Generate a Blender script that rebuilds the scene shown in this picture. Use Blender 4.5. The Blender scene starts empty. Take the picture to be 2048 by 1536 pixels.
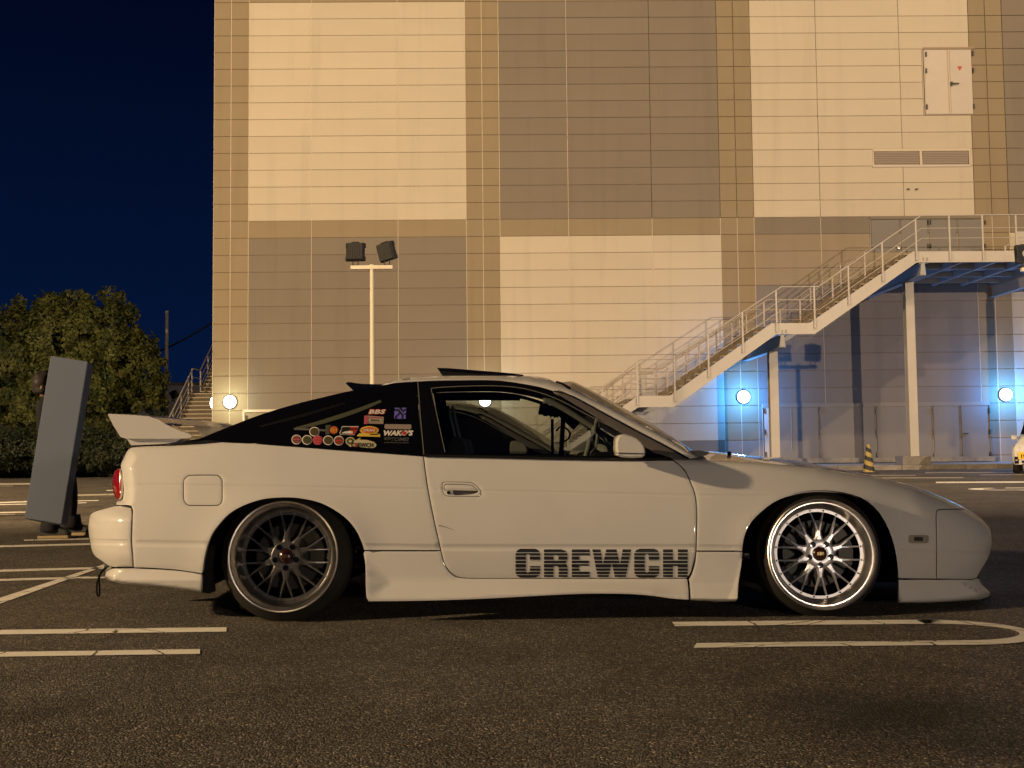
import bpy, bmesh, math, random
from mathutils import Vector, Matrix, geometry, noise

random.seed(7)
SC = bpy.context.scene
COL = SC.collection

# ------------------------------------------------------------------ camera
FPX = 2150.0
EYE = 0.79
TILT = math.atan(129.0 / FPX)
ROLL = 0.0105
cf = Vector((0, math.cos(TILT), math.sin(TILT)))
cu0 = Vector((0, -math.sin(TILT), math.cos(TILT)))
cr0 = Vector((1, 0, 0))
CR = cr0 * math.cos(ROLL) - cu0 * math.sin(ROLL)
CU = cu0 * math.cos(ROLL) + cr0 * math.sin(ROLL)
CPOS = Vector((0, 0, EYE))
cam_data = bpy.data.cameras.new('camera')
cam = bpy.data.objects.new('camera', cam_data)
COL.objects.link(cam)
cam_data.sensor_fit = 'HORIZONTAL'
cam_data.sensor_width = 36.0
cam_data.lens = 36.0 * FPX / 2048.0
cam_data.clip_start = 0.05
cam_data.clip_end = 900
m = Matrix.Identity(4)
for i in range(3):
    m[i][0] = CR[i]; m[i][1] = CU[i]; m[i][2] = -cf[i]; m[i][3] = CPOS[i]
cam.matrix_world = m
SC.camera = cam

def ray(px, py):
    return CR * ((px - 1024.0) / FPX) - CU * ((py - 768.0) / FPX) + cf

def at(px, py, Y):
    d = ray(px, py)
    return CPOS + d * (Y / d.y)

def ground(px, py, z=0.0):
    d = ray(px, py)
    return CPOS + d * ((z - EYE) / d.z)

# ------------------------------------------------------------------ world and lights
world = bpy.data.worlds.new('World')
SC.world = world
world.use_nodes = True
nt = world.node_tree
for n in list(nt.nodes): nt.nodes.remove(n)
wo = nt.nodes.new('ShaderNodeOutputWorld')
bg = nt.nodes.new('ShaderNodeBackground')
tc = nt.nodes.new('ShaderNodeTexCoord')
sp = nt.nodes.new('ShaderNodeSeparateXYZ')
rp = nt.nodes.new('ShaderNodeValToRGB')
nt.links.new(tc.outputs['Generated'], sp.inputs[0])
nt.links.new(sp.outputs['Z'], rp.inputs[0])
nt.links.new(rp.outputs[0], bg.inputs[0])
nt.links.new(bg.outputs[0], wo.inputs[0])
rp.color_ramp.elements[0].position = 0.0
rp.color_ramp.elements[0].color = (0.0016, 0.0085, 0.040, 1)
rp.color_ramp.elements[1].position = 0.42
rp.color_ramp.elements[1].color = (0.0003, 0.0018, 0.0105, 1)
bg.inputs[1].default_value = 1.0

def lamp_light(name, loc, watts, color, radius=0.25, target=None, angle=None):
    if target is not None:
        ld = bpy.data.lights.new(name, 'SPOT')
        ld.spot_size = angle; ld.spot_blend = 0.35
    else:
        ld = bpy.data.lights.new(name, 'POINT')
    ld.energy = watts; ld.color = color; ld.shadow_soft_size = radius
    o = bpy.data.objects.new(name, ld)
    COL.objects.link(o); o.location = loc
    if target is not None:
        dv = Vector(target) - Vector(loc)
        o.rotation_euler = dv.to_track_quat('-Z', 'Y').to_euler()
    return o

WARM = (1.0, 0.70, 0.38)
NEUT = (1.0, 0.80, 0.60)
# flood lights of the car park (their poles are built below, outside the frame); LIGHT_C is an added fill
LIGHT_A = Vector((-19.4, 10.0, 6.75))
LIGHT_B = Vector((-15.3, -0.5, 5.9))
LIGHT_D = Vector((18.9, -10.0, 8.4))
MASTS = (Vector((-8.8, 13.5, 27.0)), Vector((24.0, 13.5, 27.0)))
LIGHT_C = Vector((9.0, -14.0, 2.3))
lamp_light('flood_lamp_wall', LIGHT_A, 24000, WARM, 0.22, target=(-4.0, 30.0, 1.0), angle=math.radians(100))
lamp_light('flood_lamp_building', LIGHT_D, 40000, (1.0, 0.76, 0.54), 0.10, target=(7.2, 37.5, 8.0), angle=math.radians(53))
for _p, _t, _w in zip(MASTS, ((-3.0, 37.5, 8.0), (19.0, 37.5, 8.0)), (12600, 16500)):
    lamp_light('mast_lamp', _p, _w, (1.0, 0.72, 0.42), 0.35, target=_t, angle=math.radians(104))
lamp_light('flood_lamp_lot', LIGHT_B, 13200, WARM, 0.2, target=(2.0, 4.6, 0.2), angle=math.radians(86))
lamp_light('fill_lamp_low', LIGHT_C, 3500, NEUT, 0.35)  # added fill lamp that lifts the car's nose, no real source

SC.view_settings.view_transform = 'Standard'
SC.view_settings.look = 'None'
SC.view_settings.exposure = 0.0
SC.view_settings.gamma = 1.0
SC.view_settings.use_curve_mapping = False
SC.cycles.use_denoising = True
SC.cycles.max_bounces = 8
SC.cycles.transparent_max_bounces = 12
SC.cycles.sample_clamp_indirect = 6.0

# ------------------------------------------------------------------ materials
def new_mat(name, base=(0.5, 0.5, 0.5), rough=0.5, metal=0.0, coat=0.0, spec=0.5, emit=None, estr=0.0):
    mt = bpy.data.materials.new(name)
    mt.use_nodes = True
    b = mt.node_tree.nodes['Principled BSDF']
    b.inputs['Base Color'].default_value = (*base, 1)
    b.inputs['Roughness'].default_value = rough
    b.inputs['Metallic'].default_value = metal
    b.inputs['Coat Weight'].default_value = coat
    b.inputs['Coat Roughness'].default_value = 0.04
    b.inputs['Specular IOR Level'].default_value = spec
    if emit:
        b.inputs['Emission Color'].default_value = (*emit, 1)
        b.inputs['Emission Strength'].default_value = estr
    return mt

def N(mt, t): return mt.node_tree.nodes.new(t)
def L(mt, a, b): mt.node_tree.links.new(a, b)
def B(mt): return mt.node_tree.nodes['Principled BSDF']

def noise_tex(mt, scale, detail=4, rough=0.6, coord='Object'):
    tcn = N(mt, 'ShaderNodeTexCoord'); nz = N(mt, 'ShaderNodeTexNoise')
    nz.inputs['Scale'].default_value = scale; nz.inputs['Detail'].default_value = detail
    nz.inputs['Roughness'].default_value = rough
    L(mt, tcn.outputs[coord], nz.inputs['Vector'])
    return nz

def vary(mt, base, amount=0.12, scale=3.0, detail=5, rand=0.0, bump=0.0, bscale=None, bdist=0.01, grain=0.0, gscale=90):
    """base colour broken up by noise (and per-object tint), optional bump"""
    b = B(mt)
    nz = noise_tex(mt, scale, detail)
    mr = N(mt, 'ShaderNodeMapRange'); mr.inputs[1].default_value = 0.25; mr.inputs[2].default_value = 0.75
    mr.inputs[3].default_value = 1 - amount; mr.inputs[4].default_value = 1 + amount
    L(mt, nz.outputs[0], mr.inputs[0])
    val = mr.outputs[0]
    if grain:
        n2 = noise_tex(mt, gscale, 3, 0.7)
        m2 = N(mt, 'ShaderNodeMapRange'); m2.inputs[1].default_value = 0.3; m2.inputs[2].default_value = 0.7
        m2.inputs[3].default_value = 1 - grain; m2.inputs[4].default_value = 1 + grain
        L(mt, n2.outputs[0], m2.inputs[0])
        mu = N(mt, 'ShaderNodeMath'); mu.operation = 'MULTIPLY'
        L(mt, val, mu.inputs[0]); L(mt, m2.outputs[0], mu.inputs[1]); val = mu.outputs[0]
    if rand:
        oi = N(mt, 'ShaderNodeObjectInfo')
        m3 = N(mt, 'ShaderNodeMapRange'); m3.inputs[3].default_value = 1 - rand; m3.inputs[4].default_value = 1 + rand
        L(mt, oi.outputs['Random'], m3.inputs[0])
        mu = N(mt, 'ShaderNodeMath'); mu.operation = 'MULTIPLY'
        L(mt, val, mu.inputs[0]); L(mt, m3.outputs[0], mu.inputs[1]); val = mu.outputs[0]
    vm = N(mt, 'ShaderNodeVectorMath'); vm.operation = 'SCALE'
    vm.inputs[0].default_value = base
    L(mt, val, vm.inputs['Scale'])
    L(mt, vm.outputs[0], b.inputs['Base Color'])
    if bump:
        nb = noise_tex(mt, bscale or scale * 10, 4)
        bp = N(mt, 'ShaderNodeBump'); bp.inputs['Strength'].default_value = bump; bp.inputs['Distance'].default_value = bdist
        L(mt, nb.outputs[0], bp.inputs['Height']); L(mt, bp.outputs[0], b.inputs['Normal'])
    return mt

M = {}
M['paint'] = vary(new_mat('white_car_paint', (0.575, 0.56, 0.535), 0.55, 0, 0.9, 0.3), (0.575, 0.56, 0.535), 0.03, 4.0, grain=0.025, gscale=350)
M['paint2'] = vary(new_mat('pearl_car_paint', (0.20, 0.19, 0.15), 0.4, 0, 0.5), (0.20, 0.19, 0.15), 0.03, 4.0)
M['white_metal'] = vary(new_mat('white_painted_metal', rough=0.45), (0.41, 0.375, 0.33), 0.06, 2.0)
M['black_trim'] = new_mat('black_trim', (0.006, 0.006, 0.007), 0.35, 0, 0.0, 0.4)
M['black_gloss'] = new_mat('black_gloss', (0.004, 0.004, 0.005), 0.12, 0, 0.3, 0.5)
M['black_matte'] = new_mat('black_matte', (0.006, 0.006, 0.007), 0.9, 0, 0, 0.2)
M['void'] = new_mat('underbody_black', (0.003, 0.003, 0.003), 1.0, 0, 0, 0.0)
M['grey_trim'] = new_mat('grey_moulding', (0.10, 0.09, 0.085), 0.35, 0, 0.4)
M['interior_grey'] = new_mat('light_grey_trim', (0.36, 0.36, 0.33), 0.7)
M['interior_dark'] = new_mat('dark_cloth', (0.012, 0.012, 0.014), 0.85)
M['tyre'] = vary(new_mat('tyre_rubber', rough=0.62, spec=0.35), (0.018, 0.017, 0.015), 0.35, 14.0, bump=0.3, bscale=120, bdist=0.002)
M['chrome'] = new_mat('polished_rim_lip', (0.86, 0.83, 0.80), 0.31, 1.0)
_b = B(M['chrome']); _b.inputs['Anisotropic'].default_value = 0.75
_t = N(M['chrome'], 'ShaderNodeTangent'); _t.direction_type = 'RADIAL'; _t.axis = 'Y'; L(M['chrome'], _t.outputs[0], _b.inputs['Tangent'])
M['mirror_glass'] = new_mat('mirror_glass', (0.7, 0.72, 0.75), 0.05, 1.0)
M['barrel'] = new_mat('rim_barrel', (0.36, 0.36, 0.38), 0.38, 1.0)
M['silver'] = new_mat('silver_spokes', (0.40, 0.40, 0.44), 0.30, 0.65)
M['silver_shaded'] = new_mat('silver_spokes_shaded', (0.15, 0.145, 0.14), 0.32, 0.75)  # darker copy of the silver spokes: shade put into the rear wheel's colour
M['disc'] = new_mat('brake_disc', (0.03, 0.03, 0.03), 0.5, 0.6)
M['caliper'] = new_mat('brake_caliper', (0.035, 0.032, 0.026), 0.5, 0.3)
M['cap_red'] = new_mat('dark_red_cap', (0.022, 0.004, 0.003), 0.25, 0, 0.4)
M['gold'] = new_mat('gold_lettering', (0.45, 0.34, 0.15), 0.35, 0.6)
M['red_lens'] = new_mat('red_lens', (0.26, 0.006, 0.005), 0.15, 0, 0.7)
M['clear_lens'] = new_mat('clear_lens', (0.30, 0.28, 0.22), 0.15, 0, 0.8)
M['slab'] = vary(new_mat('grey_cover', rough=0.85, spec=0.1), (0.125, 0.15, 0.205), 0.02, 2.0)
M['skin'] = new_mat('skin', (0.42, 0.26, 0.18), 0.55)
M['hair'] = vary(new_mat('dark_hair', rough=0.6), (0.025, 0.02, 0.016), 0.4, 60)
M['dark_cloth'] = vary(new_mat('black_cloth', rough=0.9), (0.010, 0.010, 0.013), 0.3, 12)
M['shoe'] = vary(new_mat('black_shoe', rough=0.6), (0.02, 0.02, 0.02), 0.3, 20)
M['sole'] = new_mat('pale_sole', (0.34, 0.26, 0.14), 0.7)
M['conc'] = vary(new_mat('kerb_concrete', rough=0.9), (0.20, 0.18, 0.155), 0.3, 5.0, 6, rand=0.12, bump=0.4, bscale=60, grain=0.15)
M['pave'] = vary(new_mat('pavement_concrete', rough=0.9), (0.26, 0.25, 0.23), 0.2, 1.2, 6, bump=0.3, bscale=40)
M['lampglow_blue'] = new_mat('lamp_globe_cold', (1, 1, 1), 0.4, emit=(0.72, 0.90, 1.0), estr=9)
M['lampglow_white'] = new_mat('lamp_globe_white', (1, 1, 1), 0.4, emit=(1.0, 1.0, 0.88), estr=9)
M['fitting'] = new_mat('lamp_fitting_grey', (0.10, 0.10, 0.11), 0.5)
M['flood_lens'] = new_mat('flood_lens', (0.03, 0.03, 0.035), 0.12, 0, 0.5)
M['flood_led'] = new_mat('flood_reflector', (0.8, 0.75, 0.65), 0.15, 0.6)
M['flood_on'] = new_mat('flood_lens_lit', (1, 1, 1), 0.4, emit=(1.0, 0.8, 0.55), estr=12)
M['flood_body'] = vary(new_mat('flood_housing', rough=0.7), (0.009, 0.0085, 0.008), 0.3, 8)
M['cone_y'] = vary(new_mat('cone_yellow', rough=0.7), (0.32, 0.235, 0.07), 0.3, 9)
M['cone_k'] = vary(new_mat('cone_black', rough=0.7), (0.02, 0.02, 0.02), 0.3, 9)
M['plate_y'] = new_mat('yellow_plate', (0.75, 0.46, 0.02), 0.5)
M['bark'] = vary(new_mat('bark', rough=0.95), (0.06, 0.045, 0.03), 0.3, 6)
M['red_paint'] = new_mat('red_sign', (0.45, 0.05, 0.03), 0.6)
M['steel_dark'] = new_mat('steel_dark', (0.05, 0.045, 0.04), 0.5, 0.5)
M['louvre'] = new_mat('louvre_grey', (0.36, 0.30, 0.25), 0.6)
M['louvre_back'] = new_mat('louvre_shadow', (0.06, 0.05, 0.045), 0.9)
M['far_wall'] = vary(new_mat('far_building', rough=0.9), (0.34, 0.36, 0.48), 0.1, 0.5)
M['pole_conc'] = vary(new_mat('utility_pole', rough=0.9), (0.34, 0.32, 0.32), 0.2, 2)
M['tread'] = vary(new_mat('stair_tread', rough=0.8), (0.26, 0.21, 0.15), 0.2, 3)
M['steel_blue'] = vary(new_mat('platform_steel', rough=0.6), (0.30, 0.30, 0.30), 0.08, 2)
M['door_panel'] = vary(new_mat('door_leaf', rough=0.6), (0.175, 0.158, 0.142), 0.05, 2, rand=0.05)
M['door_light'] = vary(new_mat('door_leaf_light', rough=0.6), (0.50, 0.44, 0.38), 0.04, 2, rand=0.03)
M['joint'] = new_mat('wall_joint', (0.30, 0.23, 0.16), 0.9)
M['seal_light'] = new_mat('joint_sealant', (0.55, 0.47, 0.36), 0.8)
M['glassd'] = new_mat('dark_glass', (0.003, 0.003, 0.004), 0.06, 0, 0, 0.5)

def facade(name, col, rnd=0.035):
    mt = new_mat(name, col, 0.85, spec=0.2)
    # soft blotches, streaky weathering and fine grain
    vary(mt, col, 0.05, 0.6, 5, rand=rnd, bump=0.25, bscale=55, bdist=0.01, grain=0.05, gscale=45)
    # faint rain streaks running down
    tq = N(mt, 'ShaderNodeTexCoord'); ob = N(mt, 'ShaderNodeNewGeometry'); mp = N(mt, 'ShaderNodeMapping'); mp.inputs['Scale'].default_value = (2.6, 2.6, 0.16)
    L(mt, ob.outputs['Position'], mp.inputs[0]); nz = N(mt, 'ShaderNodeTexNoise'); nz.inputs['Scale'].default_value = 1.0; nz.inputs['Detail'].default_value = 5
    L(mt, mp.outputs[0], nz.inputs['Vector']); mr = N(mt, 'ShaderNodeMapRange'); mr.inputs[1].default_value = 0.52; mr.inputs[2].default_value = 0.78; mr.inputs[3].default_value = 1.0; mr.inputs[4].default_value = 0.90
    L(mt, nz.outputs[0], mr.inputs[0]); b = B(mt); src = b.inputs['Base Color'].links[0].from_socket
    vs = N(mt, 'ShaderNodeVectorMath'); vs.operation = 'SCALE'; L(mt, src, vs.inputs[0]); L(mt, mr.outputs[0], vs.inputs['Scale']); L(mt, vs.outputs[0], b.inputs['Base Color'])
    return mt
M['f_light'] = facade('facade_cream', (0.50, 0.44, 0.345))
M['f_dark'] = facade('facade_taupe', (0.20, 0.170, 0.135))
M['f_band'] = facade('facade_tan', (0.268, 0.214, 0.140))
M['f_mid'] = facade('facade_beige', (0.27, 0.22, 0.155))
M['f_base'] = facade('facade_base', (0.25, 0.23, 0.205))
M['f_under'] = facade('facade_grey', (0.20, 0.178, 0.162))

def leaf_mat(name, a, b_):
    mt = new_mat(name, a, 0.55, spec=0.3)
    nz = noise_tex(mt, 1.3, 3)
    r = N(mt, 'ShaderNodeValToRGB')
    r.color_ramp.elements[0].position = 0.35; r.color_ramp.elements[0].color = (*a, 1)
    r.color_ramp.elements[1].position = 0.65; r.color_ramp.elements[1].color = (*b_, 1)
    L(mt, nz.outputs[0], r.inputs[0]); L(mt, r.outputs[0], B(mt).inputs['Base Color'])
    return mt
M['leaf'] = leaf_mat('tree_leaves', (0.036, 0.050, 0.014), (0.15, 0.155, 0.040))
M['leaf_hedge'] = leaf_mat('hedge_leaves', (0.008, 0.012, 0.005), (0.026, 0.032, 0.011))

def glass_mat(name, tint, gloss=0.10):
    mt = bpy.data.materials.new(name); mt.use_nodes = True
    t = mt.node_tree
    for n in list(t.nodes): t.nodes.remove(n)
    o = t.nodes.new('ShaderNodeOutputMaterial'); tr = t.nodes.new('ShaderNodeBsdfTransparent')
    gl = t.nodes.new('ShaderNodeBsdfGlossy'); mx = t.nodes.new('ShaderNodeMixShader')
    lw = t.nodes.new('ShaderNodeLayerWeight'); lw.inputs[0].default_value = 0.35
    mr = t.nodes.new('ShaderNodeMapRange'); mr.inputs[3].default_value = 0.035; mr.inputs[4].default_value = 0.6
    tr.inputs[0].default_value = (*tint, 1); gl.inputs[1].default_value = 0.02
    t.links.new(lw.outputs['Facing'], mr.inputs[0]); t.links.new(mr.outputs[0], mx.inputs[0])
    t.links.new(tr.outputs[0], mx.inputs[1]); t.links.new(gl.outputs[0], mx.inputs[2]); t.links.new(mx.outputs[0], o.inputs[0])
    return mt
M['glass'] = glass_mat('window_glass', (0.64, 0.68, 0.66))
M['tint'] = glass_mat('tinted_glass', (0.30, 0.30, 0.30))

# asphalt
def asphalt():
    mt = new_mat('asphalt', rough=0.8, spec=0.35)
    b = B(mt)
    tcn = N(mt, 'ShaderNodeTexCoord')
    vo = N(mt, 'ShaderNodeTexVoronoi'); vo.inputs['Scale'].default_value = 150
    L(mt, tcn.outputs['Object'], vo.inputs['Vector'])
    n1 = noise_tex(mt, 0.5, 6, 0.6); n2 = noise_tex(mt, 60, 4, 0.8); n3 = noise_tex(mt, 3.5, 6, 0.65)
    # stone tint per aggregate cell
    r = N(mt, 'ShaderNodeValToRGB')
    e = r.color_ramp.elements
    e[0].position = 0.0; e[0].color = (0.024, 0.021, 0.0175, 1)
    e[1].position = 1.0; e[1].color = (0.38, 0.33, 0.26, 1)
    x = e.new(0.62); x.color = (0.088, 0.076, 0.060, 1)
    x = e.new(0.93); x.color = (0.165, 0.144, 0.117, 1)
    sx = N(mt, 'ShaderNodeSeparateColor')
    L(mt, vo.outputs['Color'], sx.inputs[0]); L(mt, sx.outputs[0], r.inputs[0])
    def mrange(src, a, b2, lo, hi):
        q = N(mt, 'ShaderNodeMapRange'); q.inputs[1].default_value = a; q.inputs[2].default_value = b2
        q.inputs[3].default_value = lo; q.inputs[4].default_value = hi; L(mt, src, q.inputs[0]); return q.outputs[0]
    f1 = mrange(n1.outputs[0], 0.3, 0.7, 0.72, 1.25); f3 = mrange(n3.outputs[0], 0.3, 0.7, 0.78, 1.22); f2 = mrange(n2.outputs[0], 0.3, 0.7, 0.6, 1.9)
    p = N(mt, 'ShaderNodeMath'); p.operation = 'MULTIPLY'; L(mt, f1, p.inputs[0]); L(mt, f3, p.inputs[1])
    p2 = N(mt, 'ShaderNodeMath'); p2.operation = 'MULTIPLY'; L(mt, p.outputs[0], p2.inputs[0]); L(mt, f2, p2.inputs[1])
    # painted soft shadow: one broad patch by the right front; plus scattered small oil and damp stains
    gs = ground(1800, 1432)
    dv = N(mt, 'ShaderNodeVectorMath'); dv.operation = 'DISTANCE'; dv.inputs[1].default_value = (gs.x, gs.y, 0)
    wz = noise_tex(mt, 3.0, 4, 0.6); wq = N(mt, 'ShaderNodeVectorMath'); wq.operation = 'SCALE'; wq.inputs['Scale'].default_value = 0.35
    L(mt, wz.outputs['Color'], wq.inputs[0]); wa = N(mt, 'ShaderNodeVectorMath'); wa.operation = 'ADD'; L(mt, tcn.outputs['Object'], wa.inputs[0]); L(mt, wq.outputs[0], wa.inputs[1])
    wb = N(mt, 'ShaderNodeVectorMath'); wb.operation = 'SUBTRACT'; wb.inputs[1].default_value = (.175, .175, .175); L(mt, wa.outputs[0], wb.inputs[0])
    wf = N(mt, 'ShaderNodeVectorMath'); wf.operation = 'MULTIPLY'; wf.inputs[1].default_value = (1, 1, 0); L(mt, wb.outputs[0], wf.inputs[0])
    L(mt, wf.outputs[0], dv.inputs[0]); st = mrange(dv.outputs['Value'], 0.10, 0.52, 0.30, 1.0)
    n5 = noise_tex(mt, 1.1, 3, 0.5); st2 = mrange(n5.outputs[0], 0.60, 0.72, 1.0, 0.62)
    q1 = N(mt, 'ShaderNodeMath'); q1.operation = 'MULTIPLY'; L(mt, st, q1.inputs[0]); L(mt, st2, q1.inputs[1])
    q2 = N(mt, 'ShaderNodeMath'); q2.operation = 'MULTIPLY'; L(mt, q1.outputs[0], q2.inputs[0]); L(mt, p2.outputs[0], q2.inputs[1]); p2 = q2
    vm = N(mt, 'ShaderNodeVectorMath'); vm.operation = 'SCALE'
    L(mt, r.outputs[0], vm.inputs[0]); L(mt, p2.outputs[0], vm.inputs['Scale']); L(mt, vm.outputs[0], b.inputs['Base Color'])
    h = N(mt, 'ShaderNodeMath'); h.operation = 'ADD'
    L(mt, vo.outputs['Distance'], h.inputs[0]); L(mt, n2.outputs[0], h.inputs[1])
    bp = N(mt, 'ShaderNodeBump'); bp.inputs['Strength'].default_value = 1.0; bp.inputs['Distance'].default_value = 0.010
    bp.invert = True
    L(mt, h.outputs[0], bp.inputs['Height']); L(mt, bp.outputs[0], b.inputs['Normal'])
    rr = mrange(n1.outputs[0], 0.35, 0.7, 0.9, 0.62); L(mt, rr, b.inputs['Roughness'])
    return mt
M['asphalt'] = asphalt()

def line_paint(name, col, wear):
    mt = bpy.data.materials.new(name); mt.use_nodes = True
    b = B(mt)
    b.inputs['Roughness'].default_value = 0.75
    n1 = noise_tex(mt, 1.6, 5, 0.6); n2 = noise_tex(mt, 45, 4, 0.7); n3 = noise_tex(mt, 14, 6, 0.75)
    r = N(mt, 'ShaderNodeValToRGB'); r.color_ramp.elements[0].position = 0.3; r.color_ramp.elements[0].color = (col[0]*.88, col[1]*.87, col[2]*.85, 1)
    r.color_ramp.elements[1].position = 0.6; r.color_ramp.elements[1].color = (*col, 1)
    L(mt, n3.outputs[0], r.inputs[0]); L(mt, r.outputs[0], b.inputs['Base Color'])
    ad = N(mt, 'ShaderNodeMath'); ad.operation = 'ADD'; L(mt, n3.outputs[0], ad.inputs[0]); L(mt, n2.outputs[0], ad.inputs[1])
    mr = N(mt, 'ShaderNodeMapRange'); mr.inputs[1].default_value = wear; mr.inputs[2].default_value = wear + 0.05
    L(mt, ad.outputs[0], mr.inputs[0])
    # shrinkage cracks across the paint
    tq = N(mt, 'ShaderNodeTexCoord'); mp = N(mt, 'ShaderNodeMapping'); mp.inputs['Scale'].default_value = (3.2, 5.5, 1); L(mt, tq.outputs['Object'], mp.inputs[0])
    mxn = N(mt, 'ShaderNodeMix'); mxn.data_type = 'VECTOR'; mxn.inputs[0].default_value = 0.12; L(mt, mp.outputs[0], mxn.inputs[4]); L(mt, n3.outputs['Color'], mxn.inputs[5])
    vc = N(mt, 'ShaderNodeTexVoronoi'); vc.feature = 'DISTANCE_TO_EDGE'; vc.inputs['Scale'].default_value = 1.0; L(mt, mxn.outputs[1], vc.inputs['Vector'])
    mc = N(mt, 'ShaderNodeMapRange'); mc.inputs[1].default_value = 0.005; mc.inputs[2].default_value = 0.016; L(mt, vc.outputs['Distance'], mc.inputs[0])
    mm = N(mt, 'ShaderNodeMath'); mm.operation = 'MULTIPLY'; L(mt, mr.outputs[0], mm.inputs[0]); L(mt, mc.outputs[0], mm.inputs[1])
    L(mt, mm.outputs[0], b.inputs['Alpha'])
    bp = N(mt, 'ShaderNodeBump'); bp.inputs['Strength'].default_value = 0.5; bp.inputs['Distance'].default_value = 0.004
    L(mt, n2.outputs[0], bp.inputs['Height']); L(mt, bp.outputs[0], b.inputs['Normal'])
    return mt
M['line'] = line_paint('parking_line_paint', (0.90, 0.86, 0.77), 0.68)
M['line_far'] = line_paint('worn_line_paint', (0.50, 0.45, 0.36), 0.84)

# ------------------------------------------------------------------ mesh helpers
def link(name, me, mat=None, parent=None, loc=None):
    o = bpy.data.objects.new(name, me)
    COL.objects.link(o)
    if mat is not None and me is not None:
        me.materials.clear(); me.materials.append(mat)
    if parent is not None: o.parent = parent
    if loc is not None: o.location = loc
    return o

def tag(o, label=None, cat=None, group=None, kind=None):
    if label: o['label'] = label
    if cat: o['category'] = cat
    if group: o['group'] = group
    if kind: o['kind'] = kind
    return o

def empty(name, loc=(0, 0, 0), rz=0.0):
    o = bpy.data.objects.new(name, None); COL.objects.link(o)
    o.location = loc; o.rotation_euler = (0, 0, rz); o.empty_display_size = 0.2
    return o

class MB:
    """collects simple shapes into one mesh"""
    def __init__(s): s.v = []; s.f = []; s.mi = []
    def add(s, vs, fs, mi=0):
        n = len(s.v); s.v.extend([tuple(v) for v in vs]); s.f.extend([tuple(i + n for i in f) for f in fs]); s.mi.extend([mi] * len(fs)); return s
    def box(s, x0, x1, y0, y1, z0, z1, mi=0):
        return s.add([(x0,y0,z0),(x1,y0,z0),(x1,y1,z0),(x0,y1,z0),(x0,y0,z1),(x1,y0,z1),(x1,y1,z1),(x0,y1,z1)],
                     [(0,3,2,1),(4,5,6,7),(0,1,5,4),(1,2,6,5),(2,3,7,6),(3,0,4,7)], mi)
    def beam(s, p, q, w, h, up=(0, 0, 1), mi=0):
        p = Vector(p); q = Vector(q); d = (q - p).normalized(); u = Vector(up)
        r = d.cross(u)
        if r.length < 1e-5: r = d.cross(Vector((0, 1, 0)))
        r.normalize(); u = r.cross(d).normalized()
        r = r * (w / 2); u = u * (h / 2)
        vs = [p - r - u, p + r - u, p + r + u, p - r + u, q - r - u, q + r - u, q + r + u, q - r + u]
        return s.add(vs, [(0,1,2,3),(4,7,6,5),(0,4,5,1),(1,5,6,2),(2,6,7,3),(3,7,4,0)], mi)
    def tube(s, pts, r, n=8, mi=0, caps=True, closed=False):
        pts = [Vector(p) for p in pts]; rings = []
        rs = r if isinstance(r, (list, tuple)) else [r] * len(pts)
        K = len(pts)
        for i, p in enumerate(pts):
            a = pts[(i - 1) % K] if (i > 0 or closed) else p; b = pts[(i + 1) % K] if (i < K - 1 or closed) else p
            d = (b - a).normalized()
            ref = Vector((0, 0, 1)) if abs(d.z) < 0.9 else Vector((0, 1, 0))
            x = d.cross(ref).normalized(); y = x.cross(d).normalized()
            rings.append([p + (x * math.cos(2*math.pi*k/n) + y * math.sin(2*math.pi*k/n)) * rs[i] for k in range(n)])
        vs = [v for g in rings for v in g]; fs = []
        for i in range(K if closed else K - 1):
            j = (i + 1) % K
            for k in range(n):
                fs.append((i*n + k, i*n + (k+1) % n, j*n + (k+1) % n, j*n + k))
        if caps and not closed:
            fs.append(tuple(range(n - 1, -1, -1))); fs.append(tuple((K-1)*n + k for k in range(n)))
        return s.add(vs, fs, mi)
    def lathe(s, prof, n=48, c=(0, 0, 0), axis='Y', mi=0):
        """profile of (radius, along axis)"""
        vs = []; fs = []
        for (r, a) in prof:
            for k in range(n):
                t = 2 * math.pi * k / n; x, y = r * math.cos(t), r * math.sin(t)
                if axis == 'Y': vs.append((c[0] + x, c[1] + a, c[2] + y))
                elif axis == 'Z': vs.append((c[0] + x, c[1] + y, c[2] + a))
                else: vs.append((c[0] + a, c[1] + x, c[2] + y))
        for i in range(len(prof) - 1):
            for k in range(n):
                q = (i*n + k, i*n + (k+1) % n, (i+1)*n + (k+1) % n, (i+1)*n + k)
                fs.append(q)
        return s.add(vs, fs, mi)
    def mesh(s, name, mats=None, smooth=False, fix=True):
        me = bpy.data.meshes.new(name); me.from_pydata(s.v, [], s.f)
        if mats: 
            for mt in (mats if isinstance(mats, (list, tuple)) else [mats]): me.materials.append(mt)
            if any(s.mi): me.polygons.foreach_set('material_index', s.mi)
        if fix:
            bm = bmesh.new(); bm.from_mesh(me); bmesh.ops.recalc_face_normals(bm, faces=bm.faces); bm.to_mesh(me); bm.free()
        if smooth: me.polygons.foreach_set('use_smooth', [True] * len(me.polygons))
        me.update(); return me
    def build(s, name, mats, parent=None, smooth=False, fix=True, bevel=0.0, angle=None):
        me = s.mesh(name, mats, smooth or angle is not None, fix)
        if angle is not None: sharpen(me, angle)
        o = bpy.data.objects.new(name, me); COL.objects.link(o)
        if parent is not None: o.parent = parent
        if bevel:
            md = o.modifiers.new('bevel', 'BEVEL'); md.width = bevel; md.segments = 2; md.limit_method = 'ANGLE'
        return o

def sharpen(me, angle_deg):
    bm = bmesh.new(); bm.from_mesh(me)
    for e in bm.edges:
        if len(e.link_faces) == 2 and e.calc_face_angle(0) > math.radians(angle_deg): e.smooth = False
    bm.to_mesh(me); bm.free()

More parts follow.
